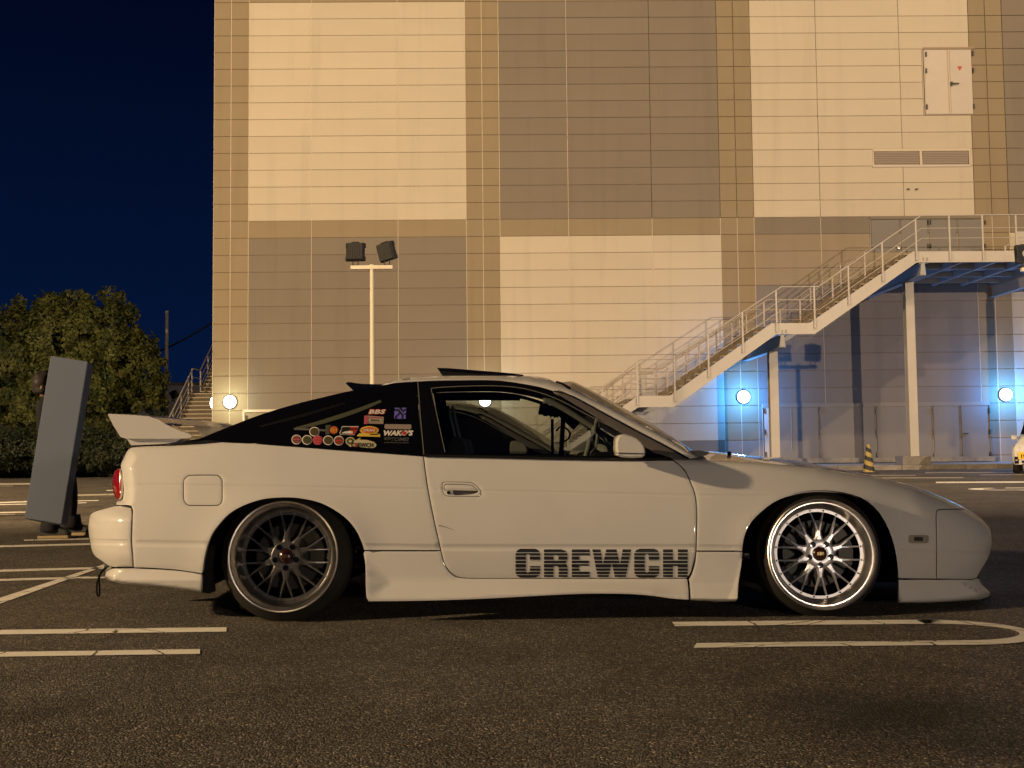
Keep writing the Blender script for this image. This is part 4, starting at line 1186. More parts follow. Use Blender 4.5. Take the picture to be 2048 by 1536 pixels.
flat('sticker_face', [(684,865.4),(690,863),(700,861.6),(706,863),(705,867.2),(684,866.8)], gdq, -.008, M['s_white'], s)
s = flat('sticker', ellipse(738.5, 860.5, 19, 8.3) , gdq, -.004, M['s_yellow'], QG, label='yellow and red oval sticker')
flat('sticker_face', [(714,871),(719,866.5),(755,866.5),(760,869),(760,873.6),(714.5,872.6)], gdq, -.003, M['s_yellow'], s)
flat('sticker_face', ellipse(738.5, 860.3, 15.5, 6.2), gdq, -.006, M['s_orange'], s)
cpart('sticker_print', text_mesh('DRAG', 727, 857.4, 750, 863, gdq, -.008, 0, .03), M['s_white'], s)
flat('sticker_face', [(740,867.6),(756,867.6),(755,869.6),(740,869.6)], gdq, -.0062, M['s_dark'], s)
# oval crew sticker
s = flat('sticker', ellipse(700.5, 882.3, 9.4, 8.4), gdq, -.0035, M['s_cream'], QG, label='beige oval sticker with a swirl and dark lettering')
flat('sticker_face', ellipse(700.5, 882.3, 7.2, 6.4), gdq, -.005, M['s_green'], s)
flat('sticker_face', ellipse(700.5, 882.3, 3.2, 2.8, 16), gdq, -.0066, M['s_cream'], s)
flat('sticker_face', [(694,888),(703,884),(716,878),(718,876),(722,875.5),(718,879),(735,880),(748,884),(753.5,890),(750,894.5),(746,896),(700,893.5)], gdq, -.0042, M['s_cream'], s)
cpart('sticker_print', text_mesh('CREWCH', 702, 885.6, 746.5, 894.4, gdq, -.007, 0, .03), M['s_dark'], s)
flat('sticker_face', [(710.5,886),(713.5,886),(714,893.6),(710,893.6)], gdq, -.009, M['s_red'], s)
# BBS, SR block, WAKO'S, TOMEI
s = cpart('sticker', text_mesh('BBS', 737.6, 818.2, 771.6, 828.8, gdq, -.004, .42, .075, 1.0), M['s_red'], QG, 'white slanted lettering with a red edge')
cpart('sticker_print', text_mesh('BBS', 739.2, 819.3, 770.2, 827.7, gdq, -.007, .42, .03, 1.06), M['s_white'], s)
s = flat('sticker', [(734,831),(766,833.5),(768,834),(766.5,848),(735,847.2),(728,848),(728.5,832)], gdq, -.004, M['s_grey'], QG, label='pink and grey label sticker under the red letters')
flat('sticker_face', [(729,833),(731.5,830.5),(736,832),(736,846.5),(733,848.5),(728.5,846)], gdq, -.006, M['s_pink'], s)
flat('sticker_face', [(738,837.5),(764,838.5),(763.5,842.5),(738,842)], gdq, -.006, M['s_cream'], s)
flat('sticker_face', [(741,838.6),(759,839.4),(758,841.4),(741,841)], gdq, -.008, M['s_dark'], s)
flat('sticker_face', [(740,833.5),(764,834.8),(764,836.3),(740,835.4)], gdq, -.006, M['s_pink'], s)
s = flat('sticker', [(789.5,815.5),(812.8,815.5),(811,837.6),(788,837.6)], gdq, -.004, M['s_blue'], QG, label='square violet sticker with angular letters')
for pp in ([(789,818),(797,818),(806,829),(806,838),(803,838),(803,831),(795,821.5),(789,821.5)], [(789.5,833.5),(799,824),(801,826),(793,834),(793,838),(788.6,838)][:5] + [(789,838)], [(797,815),(802,815),(806,820),(812,817),(812.6,820),(805,824)], [(806.5,827),(811.6,826),(811.4,828.6),(808,829.4)]):
    flat('sticker_face', pp, gdq, -.006, M['s_dark'], s)
s = flat('sticker', catmull([(769,849.5,'c'),(770.5,848.3),(821,849),(822.8,850.5),(822.6,857),(821,858.6),(771,857.8),(769,856.2)], 5, closed=True), gdq, -.004, M['s_grey'], QG, label='long plain grey label above the white lettering')
s = cpart('sticker', text_mesh("WAKO'S", 766, 860.4, 826, 871.4, gdq, -.004, .3, .05, 1.0), M['s_white'], QG, 'bold white lettering with a red dot in its round letter')
cpart('sticker_face', panel_mesh('dot', ellipse(808.3, 866, 4.3, 4.0, 20), gdq, gap=0, thick=.001, step=50, edge=0, off=-.0066), M['s_red'], s)
s = cpart('sticker', text_mesh('TOMEI', 781, 874.6, 817, 882.6, gdq, -.004, .3, .03, 1.0), M['s_dgrey'], QG, 'dark grey lettering barely visible on black')
cpart('sticker_face', panel_mesh('eye', ellipse(775, 877, 7.0, 3.2, 20), gdq, gap=0, thick=.001, step=50, edge=0, off=-.0045), M['s_dgrey'], s)
cpart('sticker_face', panel_mesh('eye2', ellipse(775, 877, 3.2, 1.8, 16), gdq, gap=0, thick=.001, step=50, edge=0, off=-.006), M['s_dark'], s)
flat('sticker_face', [(768,884.2),(817.6,885.2),(817.4,886.4),(768,885.6)], gdq, -.0045, M['s_dgrey'], s)

# ------------------------------------------------------------------ wheels
def spokes_mesh(r_hub, r_ring, y_hub, y_ring):
    mb = MB()
    def arm(a0, r0, y0, w0, a1, r1, y1, w1, h):
        # ridge-backed bar in polar coordinates
        p = Vector((r0*math.cos(a0), y0, r0*math.sin(a0))); q = Vector((r1*math.cos(a1), y1, r1*math.sin(a1)))
        d = (q - p).normalized(); s = Vector((-d.z, 0, d.x)).normalized()
        o = Vector((0, -1, 0))
        vs = []
        for c, w in ((p, w0), (q, w1)):
            vs += [c + s*w/2, c + s*w*.22 + o*h, c - s*w*.22 + o*h, c - s*w/2, c - s*w*.4 - o*h*1.3, c + s*w*.4 - o*h*1.3]
        n = 6; fs = [(i, (i+1) % n, n + (i+1) % n, n + i) for i in range(n)] + [tuple(reversed(range(n))), tuple(range(n, 2*n))]
        mb.add(vs, fs)
    for k in range(10):
        a = math.radians(90 + 36*k)
        arm(a, r_hub - .010, y_hub, .052, a, r_hub + .014, y_hub, .031, .009)
        arm(a, r_hub + .012, y_hub, .032, a, r_hub + .040, y_hub + .001, .022, .0085)
        for s in (-1, 1):
            am = a + s*math.radians(4.6); at_ = a + s*math.radians(9.0)
            rm = r_hub + .036 + (r_ring - r_hub - .036)*.40
            arm(a + s*math.radians(1.5), r_hub + .034, y_hub + .001, .0155, am + s*math.radians(1.2), rm, y_hub + (y_ring-y_hub)*.35, .0115, .008)
            arm(am + s*math.radians(1.2), rm, y_hub + (y_ring-y_hub)*.35, .0115, at_, r_ring, y_ring, .0085, .006)
    return mb
def wheel(cx_px, cy_px, Yl, R_tyre, R_lip, dish, cam_deg, spoke_mat, hubmat, width=.25, spin=0.0, label=None):
    c = at(cx_px, cy_px, Yl)
    cz = max(c.z, 0)
    root_me = MB()
    # outer lip and dish: polished
    root_me.lathe([(R_lip - .004, .012), (R_lip, .006), (R_lip, .000), (R_lip - .003, -.0025), (R_lip - .008, -.001), (R_lip - .0095, .004), (R_lip - .0105, .012),
                   (R_lip - .014, .015), (R_lip - .0165, .022), (R_lip - .021, dish*.30), (R_lip - .030, dish*.52), (R_lip - .038, dish*.74), (R_lip - .044, dish*.92), (R_lip - .050, dish)], 96)
    w = bpy.data.objects.new('wheel', root_me.mesh('wheel', M['chrome'], smooth=True))
    sharpen(w.data, 50)
    COL.objects.link(w); w.parent = CAR; w.location = CAR_OFF + Vector((c.x, Yl, c.z))
    w.rotation_euler = (math.radians(-cam_deg), spin, 0)
    if label: w['label'] = label
    def sub(name, mb, mat, angle=35, **kw):
        o = mb.build(name, mat, w, angle=angle, **kw); return o
    rr = R_lip - .047
    ringm = MB().lathe([(rr, dish), (rr - .001, dish - .003), (rr - .014, dish - .003), (rr - .015, dish + .002), (rr - .015, dish + .02)], 96)
    sub('rim_ring', ringm, M['barrel'] if spoke_mat == M['silver'] else M['silver_shaded'])
    bolts = MB()
    for k in range(20):
        a = math.radians(9*2*k + 9); x, z = (rr - .007)*math.cos(a), (rr - .007)*math.sin(a)
        bolts.lathe([(0.0, dish - .008), (.0035, dish - .008), (.0042, dish - .003)], 8, (x, 0, z))
    o = sub('rim_bolts', bolts, M['black_matte'] if spoke_mat == M['silver'] else M['barrel']); o['kind'] = 'stuff'
    sub('spokes', spokes_mesh(.068, rr - .012, dish*.8, dish + .004), spoke_mat, angle=25)
    hub = MB().lathe([(.0, dish*.72), (.036, dish*.72), (.037, dish*.68), (.064, dish*.66), (.069, dish*.70), (.070, dish*.9), (.070, dish*1.3)], 48)
    sub('hub', hub, hubmat)
    for k in range(5):
        a = math.radians(-90 + 72*k); x, z = .052*math.cos(a), .052*math.sin(a)
        sub('lug_nut', MB().lathe([(0, dish*.66 - .008), (.0055, dish*.66 - .008), (.0062, dish*.66 + .001), (.0062, dish*.66 - .0004), (.0135, dish*.66 - .0008), (.014, dish*.67 + .002)], 16, (x, 0, z)), M['black_gloss'])
    cap = MB().lathe([(0, dish*.66 - .012), (.014, dish*.66 - .0115), (.026, dish*.66 - .007), (.0325, dish*.66), (.034, dish*.72)], 32)
    capo = sub('centre_cap', cap, M['cap_red'])
    # inner barrel and brake
    sub('rim_barrel', MB().lathe([(rr - .015, dish + .004), (rr - .018, dish + .03), (rr - .024, width)], 64), M['void'])
    sub('brake_disc', MB().lathe([(.05, dish + .052), (.155, dish + .052), (.155, dish + .075), (.05, dish + .075)], 48), M['disc'])
    cal = MB()
    for i in range(7):
        a0 = math.radians(-20 + 11*i); 
        vs = []
        for a_ in (a0, a0 + math.radians(11)):
            for r_ in (.105, .172):
                for y_ in (dish + .03, dish + .09): vs.append((r_*math.cos(a_), y_, r_*math.sin(a_)))
        cal.add(vs, [(0,1,3,2),(4,6,7,5),(0,4,5,1),(2,3,7,6),(0,2,6,4),(1,5,7,3)])
    sub('brake_caliper', cal, M['caliper'])
    # stretched tyre
    T = R_tyre
    ty = MB().lathe([(R_lip - .006, .014), (R_lip - .001, .012), (R_lip + .003, .018), (R_lip + (T-R_lip)*.35, .038), (T - .014, .058), (T - .005, .068), (T, .076), (T, .083), (T - .003, .085), (T - .003, .089), (T, .092),
                     (T, .135), (T - .003, .138), (T - .003, .144), (T, .147), (T, .19), (T - .003, .193), (T - .003, .198), (T, .201), (T - .002, .228), (T - .02, .245), (R_lip - .004, .262), (R_lip - .03, .262)], 96)
    sub('tyre', ty, M['tyre'], angle=40)
    return w
W_R = wheel(566, 1113, 5.000, .303, .2548, .088, 5.0, M['silver_shaded'], M['silver_shaded'], label='rear mesh wheel toned darker for shade, with polished lip')
W_F = wheel(1646, 1108, 4.995, .292, .2550, .074, 4.0, M['silver'], M['silver'], label='silver mesh wheel with polished lip')
for w in (W_R, W_F):   # far wheels, turned about
    w2 = w.copy(); COL.objects.link(w2); w2.location.y = (2*YC - (w.location.y + YC)) - YC; w2.rotation_euler = (math.radians(3), 0, math.pi)
    for ch in w.children:
        c2 = ch.copy(); COL.objects.link(c2); c2.parent = w2
# lettering on the front cap
bpy.context.view_layer.update()
cu = bpy.data.curves.new('cap_print', 'FONT'); cu.body = 'BBS'; cu.size = .021; cu.align_x = 'CENTER'; cu.align_y = 'CENTER'; cu.resolution_u = 2
for w, dsh in ((W_F, .074), (W_R, .088)):
    to = bpy.data.objects.new('cap_print', cu); COL.objects.link(to)
    dg = bpy.context.evaluated_depsgraph_get(); me = bpy.data.meshes.new_from_object(to.evaluated_get(dg)); bpy.data.objects.remove(to)
    me.transform(Matrix.Rotation(math.pi/2, 4, 'X')); me.transform(Matrix.Translation((0, dsh*.66 - .0135, 0)))
    o = link('cap_lettering', me, M['gold'] if w is W_F else M['s_brown'], w)

# wheel wells, floor and the dark body behind the panels
def extr(pix, Ya, Yb, name): return prism_y(pix, Ya, Yb, name)
ub = MB()
def xz(px, py, Y=5.0): p = at(px, py, Y); return p.x, p.z
# liner: a half tube over each wheel
for arc in (ARCH_R, ARCH_F):
    pts = [at(x, y - 4, 5.03) for x, y in arc[::3]]
    for (Ya, Yb) in ((5.03, 5.42), (2*YC - 5.42, 2*YC - 5.03)):
        a = [Vector((p.x, Ya, p.z)) for p in pts]; b_ = [Vector((p.x, Yb, p.z)) for p in pts]; n = len(a)
        ub = MB(); ub.add(a + b_, [(i, i+1, n+i+1, n+i) for i in range(n-1)] + [tuple(range(n, 2*n))]); cpart('wheel_well', ub.mesh('well'), M['void'])
fl = MB()
x0, _ = xz(262, 1150); x1, _ = xz(1870, 1150); xa, _ = xz(404, 1100); xb, _ = xz(730, 1100); xc, _ = xz(1486, 1100); xd, _ = xz(1795, 1100)
for (a, b_, z0, z1, ya, yb) in ((x0, xa, .17, .22, 5.16, 6.54), (xa, xb, .34, .36, 5.42, 6.28), (xb, xc, .11, .16, 5.12, 6.58), (xc, xd, .30, .34, 5.42, 6.28), (xd, x1 - .02, .12, .16, 5.3, 6.4)):
    fl.box(a, b_, ya, yb, z0, z1)
# inner skins that close the gaps between panels
fl.box(x0 + .12, xa, 5.26, 5.28, .2, .70); fl.box(xb, xc, 5.24, 5.26, .12, .66); fl.box(xd, x1 - .05, 5.40, 5.42, .14, .42)
for (a, b_, z0, z1) in ((x0 + .12, xa, .2, .70), (xb, xc, .12, .66), (xd, x1 - .05, .14, .42)): fl.box(a, b_, 2*YC - 5.28, 2*YC - 5.26, z0, z1)
cpart('floor_pan', fl.mesh('floor'), M['void'])
hp = extr([(368,952),(444,952),(444,1010),(368,1010)], 5.12, 5.13, 'fuelback'); cpart('fuel_pocket', hp, M['void'], QUARTER)

# ------------------------------------------------------------------ interior
it = MB()
for Yd in (5.16, 2*YC - 5.18):
    a = [at(x, y, 5.16) for x, y in ((840,914),(1330,921),(1330,1060),(840,1060))]
    it.add([Vector((p.x, Yd, p.z)) for p in a] + [Vector((p.x, Yd + .02, p.z)) for p in a], [(0,1,2,3),(7,6,5,4),(0,4,5,1),(1,5,6,2),(2,6,7,3),(3,7,4,0)])
cpart('door_cards', it.mesh('cards'), M['interior_dark'])
def seat(Yc_):
    mb = MB()
    prof = [(905,1000),(900,960),(893,905),(897,880),(915,872),(928,880),(938,925),(952,985),(1045,975),(1060,985),(1055,1010),(930,1025)]
    a = [at(x, y, 5.4) for x, y in prof]; n = len(a)
    for (ya, yb, s) in ((Yc_ - .24, Yc_ + .24, 1),):
        mb.add([Vector((p.x, ya, p.z)) for p in a] + [Vector((p.x, yb, p.z)) for p in a], [tuple(range(n)), tuple(range(2*n-1, n-1, -1))] + [(i, n+i, n+(i+1) % n, (i+1) % n) for i in range(n)])
    return mb
for Yq in (5.5, 6.2):
    o = seat(Yq).build('seat', M['interior_dark'], CAR, bevel=.03); o.location = CAR_OFF
dash = MB(); a = [at(x, y, 5.4) for x, y in ((1150,925),(1190,905),(1260,900),(1340,912),(1350,980),(1180,990),(1150,950))]; n = 7
dash.add([Vector((p.x, 5.2, p.z)) for p in a] + [Vector((p.x, 6.5, p.z)) for p in a], [tuple(range(n)), tuple(range(2*n-1, n-1, -1))] + [(i, n+i, n+(i+1) % n, (i+1) % n) for i in range(n)])
cpart('dashboard', dash.mesh('dash'), M['interior_dark'])
# steering wheel: tilted ring in front of the near seat
sw = MB(); c0 = at(1181, 893, 5.48); tx = Vector((.30, 0, .95)).normalized(); ty_ = Vector((.12, 1, 0)).normalized()
ringp = [c0 + tx*(.165*math.cos(2*math.pi*k/28)) + ty_*(.165*math.sin(2*math.pi*k/28)) for k in range(28)]
sw.tube(ringp, .014, 8, closed=True); 
for k in (0, 9, 19): sw.tube([c0 + Vector((.03,0,-.01)), ringp[k]], .010, 6)
sw.tube([c0 + Vector((.03,0,-.01)), c0 + Vector((.26, 0, -.10))], .03, 8)
cpart('steering_wheel', sw.mesh('sw', smooth=True), M['interior_grey'])
# pale curved inner trim along the screen pillar
rb = MB(); rb.tube([at(x, y, 5.36) for x, y in catmull([(1086,801),(1100,803),(1130,818),(1165,840),(1192,858),(1210,876),(1220,895),(1223,918),(1223,950)], 8)], .0165, 10)
cpart('roll_bar', rb.mesh('rb', smooth=True), M['interior_grey'])  # the inner pillar trim
# hanging gear near the screen: mirror, tasselled visor, phone mount posts
hg = MB()
for (xa_, ya_, xb_, yb_, w_) in ((1104.5,838,1105,910,5.5),(1127,830,1122,911,9)):
    p = at(xa_, ya_, 5.7); q = at(xb_, yb_, 5.7); hg.beam(p, q, w_/2150*5.7, .03, (0, 1, 0))
hg.beam(at(1078,818,5.7), at(1118,826,5.7), .05, .03, (0,1,0))
for k in range(12):
    x = 1080 + k*3.6; hg.beam(at(x, 822, 5.7), at(x + random.uniform(-1,1), 829 + random.uniform(0, 5) + k*.3, 5.7), .009, .01, (0,1,0))
hg.beam(at(1110,800,5.7), at(1160,846,5.7), .10, .02, (0,1,0))
cpart('interior_mirror_and_mount', hg.mesh('hang'), M['black_matte'])
wh = MB(); wh.tube([at(x, y, 6.1) for x, y in catmull([(1112,862),(1122,853),(1134,858),(1140,868),(1136,878),(1126,884)], 4)], .006, 6)
ht = MB(); ht.beam(at(885,796.5,6.25), at(1040,796.5,6.25), .14, .021, (0,0,1)); cpart('roof_lining_edge', ht.mesh('edge'), M['interior_dark'])
cpart('phone_cable', wh.mesh('cable', smooth=True), M['black_matte'])
# seat belt pillar slats on the far side
sb = MB()
for (xa_, ya_, xb_, yb_) in ((896,812,918,905),(905,812,927,905)):
    sb.beam(at(xa_, ya_, 6.3), at(xb_, yb_, 6.3), .012, .03, (0,1,0))
cpart('seat_belt', sb.mesh('belt'), new_mat('belt_grey', (0.06,0.075,0.08), .6))

# tow strap hanging from the tail
ts = MB()
ts.tube([at(x, y, 5.35) for x, y in catmull([(218,1133),(210,1137),(203,1144),(199,1152),(197.5,1160)], 3)], .006, 6)
ts.tube([at(x, y, 5.35) for x, y in catmull([(197.5,1158),(194.6,1164),(193.6,1178),(194,1188),(196.5,1192.5),(199,1188),(199,1176),(198.6,1164)], 3, closed=True)], .005, 6, closed=True)
cpart('tow_strap', ts.mesh('strap', smooth=True), M['black_matte'])
ex = MB(); e0 = at(214, 1134, 5.6); ex.tube([e0 + Vector((0,0,.0)), e0 + Vector((.35,0,0))], .04, 14)
cpart('exhaust_pipe', ex.mesh('exh', smooth=True), M['disc'])

# ------------------------------------------------------------------ the second coupe beyond, a copy with its own paint and without wing
def copy_tree(o, parent, skip):
    c = o.copy(); COL.objects.link(c); c.parent = parent
    for ch in o.children:
        if ch.name.split('.')[0] in skip: continue
        copy_tree(ch, c, skip)
    return c
for _k in ('tint2',): M[_k] = glass_mat('dark_tinted_glass', (0.12, 0.12, 0.11))
SKIP = {'rear_wing','sunroof_panel','roof_spoiler','letter','sticker','hatch_strut','shelf_edge','tow_strap','scratch','roll_bar','interior_mirror_and_mount','phone_cable','seat_belt','cap_lettering','steering_wheel'}
CAR2 = CAR.copy(); COL.objects.link(CAR2); CAR2.location = (-.30, YC + 3.35, 0.0)
for ch in list(CAR.children):
    if ch.name.split('.')[0] in SKIP: continue
    copy_tree(ch, CAR2, SKIP)
for o in CAR2.children_recursive:
    if o.type == 'MESH' and len(o.material_slots) and o.material_slots[0].material == M['paint']:
        o.material_slots[0].link = 'OBJECT'; o.material_slots[0].material = M['paint2']
    elif o.type == 'MESH' and len(o.material_slots) and o.material_slots[0].material == M['glass']:
        o.material_slots[0].link = 'OBJECT'; o.material_slots[0].material = M['tint2']
tag(CAR2, 'olive grey coupe parked beyond the white one, seen through its side windows', 'car')

# ================================================================== GROUND
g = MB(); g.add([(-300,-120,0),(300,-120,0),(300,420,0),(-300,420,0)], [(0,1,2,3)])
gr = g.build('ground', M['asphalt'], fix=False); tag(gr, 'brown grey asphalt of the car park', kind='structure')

def line_strip(pts_a, pts_b, mat, name='parking_line', z=.004):
    """painted strip between two rows of picture points, laid on the ground"""
    a = [ground(x, y, z) for x, y in pts_a]; b_ = [ground(x, y, z) for x, y in pts_b]
    n = len(a); mb = MB(); mb.add(a + b_, [(i, i+1, n+i+1, n+i) for i in range(n-1)])
    me = mb.mesh(name, mat, fix=False)
    if me.polygons and me.polygons[0].normal.z < 0: me.flip_normals()
    o = bpy.data.objects.new(name, me); COL.objects.link(o); o['kind'] = 'structure'; return o
def sline(x0, y0a, y0b, x1, y1a, y1b, mat=None, lab=None, cut=6):
    n = 24
    A = [(x0 + (x1-x0)*t/n, y0a + (y1a-y0a)*t/n) for t in range(n+1)]; Bq = [(x0 + (x1-x0)*t/n - (cut if x1 > x0 else 0)*0, y0b + (y1b-y0b)*t/n) for t in range(n+1)]
    o = line_strip(A, Bq, mat or M['line']); 
    if lab: o['label'] = lab
    return o
LN, LF = M['line'], M['line_far']
sline(-260, 1262.5, 1272, 453, 1254.4, 1263, LN, 'worn white line in front of the rear wheel, upper of the pair')
sline(-260, 1307.5, 1317, 400, 1298, 1307.5, LN, 'worn white line at lower left, lower of the pair')
# U-shaped divider end at right
upA = [(1344,1243.6),(1600,1240.8),(1895,1239)]; upB = [(1350,1252.3),(1600,1249.5),(1895,1247.2)]
def uend():
    out = []; inn = []
    ca = ground(1905, 1263); 
    for (lst, y0, y1) in ((out, 1239, 1289.8), (inn, 1247.2, 1280.8)):
        p0 = ground(1895, y0, .004); p1 = ground(1895, y1, .004); r = (p0.y - p1.y) / 2; cy = (p0.y + p1.y) / 2
        cx = ground(1890, 1264, .004).x
        rx = .30 if lst is inn else .365
        for k in range(25):
            t = math.pi/2 - math.pi*k/24; lst.append(Vector((cx + rx*math.cos(t)**.9 if math.cos(t) > 0 else cx, cy + r*math.sin(t), .004)))
    return out, inn
oo, ii = uend()
upa = [ground(x, y, .004) for x, y in upA] ; upb = [ground(x, y, .004) for x, y in upB]
loA = [ground(x, y, .004) for x, y in ((1895,1289.8),(1600,1292.6),(1387,1295.5))]; loB = [ground(x, y, .004) for x, y in ((1895,1280.8),(1600,1283.5),(1393,1286))]
upa = upa[:-1] + [ground(1885, 1239.1, .004)]; upb = upb[:-1] + [ground(1885, 1247.3, .004)]; loA[0] = ground(1885, 1290, .004); loB[0] = ground(1885, 1281, .004)
OA = upa + oo + loA; OB = upb + ii + loB; n = len(OA)
mb = MB(); mb.add(OA + OB, [(i, i+1, n+i+1, n+i) for i in range(n-1)])
o = mb.build('parking_line', M['line'], fix=True); tag(o, 'U-shaped white line end in front of the front wheel', kind='structure')
if o.data.polygons[0].normal.z < 0: o.data.flip_normals()
for (x0, a, b_, x1, c, d, mt) in (
    (-60,1140.6,1145.2,216,1133.5,1137.4,LN), (-60,1159.2,1163.4,214,1152.0,1156.0,LN),
    (-60,1092.4,1096.2,186,1086.2,1089.6,LN), (48,1079.3,1081.4,186,1076.6,1078.6,LN), (132,1060.6,1063.6,186,1059.8,1062.2,LF),
    (-60,1025.0,1027.2,56,1023.0,1025.0,LN), (-60,1028.8,1030.6,30,1027.6,1029.0,LF),
    (-60,1006.0,1008.0,58,1002.2,1004.2,LN), (-60,1009.0,1010.6,56,1007.4,1008.9,LN), (148,1001.2,1002.6,197,1000.2,1001.5,LN), (148,1005.6,1007,173,1004.6,1005.8,LN),
    (150,989.0,992.0,236,987.2,990.0,LF), (213,980.2,981.6,236,979.6,981.0,LN), (-60,967.6,969.6,60,966.8,968.6,LN), (-60,971.6,973.2,26,971.2,972.4,LF), (140,953.0,954.0,250,950.6,951.6,LF),
    (1700,950.4,952.0,1832,949.8,951.4,LF), (1700,955.2,957.0,1927,954.4,956.2,LF), (1872,963.4,966.2,2110,962.2,965.2,LN), (1850,944.6,946.0,2040,944.0,945.2,LF), (1960,949.2,950.2,2080,948.6,949.6,LF),
    (2010,975.4,976.6,2140,974.6,975.8,LN), (2012,979.4,980.8,2140,979.0,980.4,LN)):
    sline(x0, a, b_, x1, c, d, mt)
# rounded end by the right side
eu = MB(); c0 = ground(2011, 978.1, .004); p_ = ground(2011, 975.4, .004); q_ = ground(2011, 980.8, .004); r_ = (p_.y - q_.y)/2
va = [c0 + Vector((-r_*1.1*math.sin(math.pi*k/12), r_*math.cos(math.pi*k/12), 0)) for k in range(13)]; vb = [c0 + (v - c0)*.62 for v in va]
eu.add(va + vb, [(i, i+1, 14+i, 13+i) for i in range(12)]); o = eu.build('parking_line', M['line'], fix=True); tag(o, kind='structure')
sline(-70, 1218, 1232, 214, 1126.5, 1131, LN, 'broad diagonal white line running to the rear bumper')

# pavement and kerb along the building
YK, YW = 33.15, 37.7
WTAN = 0.0138
BROT = math.atan(WTAN)
BP = Vector((0, YW, 0)); BX = Vector((math.cos(BROT), math.sin(BROT), 0)); BN = Vector((math.sin(BROT), -math.cos(BROT), 0))  # along wall, out of wall
def wl(px, py, off=0.0):
    """picture point -> (along, height) on the wall plane, or a plane 'off' metres in front of it"""
    d = ray(px, py); p0 = BP + BN * off
    t = (p0 - CPOS).dot(BN) / d.dot(BN); p = CPOS + d * t - BP
    return p.dot(BX), p.z
pv = empty('pavement', BP, BROT); tag(pv, 'raised concrete pavement along the building front', kind='structure')
mb = MB(); mb.box(-11.2, 60, -4.28, .5, 0.0, .148); mb.build('slab_surface', M['pave'], pv)
ks = MB(); ks.box(-.49, .49, -.08, .08, 0, .152); kme = ks.mesh('kerb_stone', M['conc'])
for i in range(-11, 27):
    o = bpy.data.objects.new('kerb_stone', kme); COL.objects.link(o); o.parent = pv; o.location = (i + .5, -4.37 + random.uniform(-.006, .006), random.uniform(-.004, .004))
    if i > 24: break

# ================================================================== BUILDING
BLD = empty('building', BP, BROT)
tag(BLD, 'large windowless building clad in cream, tan and taupe panels', 'building')
def bpart(name, mb, mat, parent=None, label=None, bevel=0, smooth=False):
    o = mb.build(name, mat, parent or BLD, bevel=bevel, smooth=smooth)
    if label: o['label'] = label
    return o
# joint heights: rows of 0.6 m panels
z_ref = wl(600, 476)[1]
ROW = (wl(600, 442)[1] - wl(600, 785.5)[1]) / 10.0
z_band0 = wl(600, 442)[1]               # underside of the upper field
cols = []                               # (x0, x1, kind)  kind: w wide, n narrow
px_cols = [427,461,497,623,796,932.5,966,1000,1137,1304,1440.5,1474,1508,1641,1809,1950,1984,2018]
rowy = [442]*18
xs = [wl(p, 442)[0] for p in px_cols]
# continue the same bay rhythm beyond the frame
bay = xs[12] - xs[7] + 0; 
step_w = [xs[8]-xs[7], xs[9]-xs[8], xs[10]-xs[9], xs[11]-xs[10], xs[12]-xs[11]]
x = xs[17]
for k in range(12): x += step_w[k % 5]; xs.append(x)
kinds = []
for i in range(len(xs) - 1):
    kinds.append('n' if i in (0, 1, 5, 6, 10, 11, 15, 16) or (i > 16 and (i - 17) % 5 in (3, 4)) else 'w')
def bay_of(i):
    if i < 2: return -1
    if i < 5: return 0
    if i < 7: return -1
    if i < 10: return 1
    if i < 12: return -1
    if i < 15: return 2
    if i < 17: return -1
    j = (i - 17); return -1 if j % 5 in (3, 4) else 3 + j // 5
k_top = 16; k_bot = int(round(z_band0 / ROW)); Z_UNDER = 6.9   # rows below
base_z = z_band0 - k_bot * ROW
GAP = .007
panel_cache = {}
narrow = {}   # material -> MB for the joined narrow panels
nwide = 0
DOORS = []    # openings in wall coordinates, panels are left out there
def opening(px0, py0, px1, py1):
    a = wl(px0, py0); b_ = wl(px1, py1); sn = lambda z: z_band0 + round((z - z_band0) / ROW) * ROW
    DOORS.append((a[0], b_[0], sn(b_[1]), sn(a[1]))); return DOORS[-1]
O_UP = opening(1845, 98, 1946, 229)
O_LV = opening(1746, 301, 1938, 332)
def split_panel(x0, x1, z0, z1):
    """subtract the openings from a panel rectangle"""
    rects = [(x0, x1, z0, z1)]
    for (a, b_, c, d) in DOORS:
        nr = []
        for (p, q, r, s) in rects:
            if b_ <= p or a >= q or d <= r or c >= s: nr.append((p, q, r, s)); continue
            if a > p: nr.append((p, a, r, s))
            if b_ < q: nr.append((b_, q, r, s))
            m0, m1 = max(a, p), min(b_, q)
            if c > r: nr.append((m0, m1, r, c))
            if d < s: nr.append((m0, m1, d, s))
        rects = nr
    return [r for r in rects if r[1]-r[0] > .05 and r[3]-r[2] > .05]
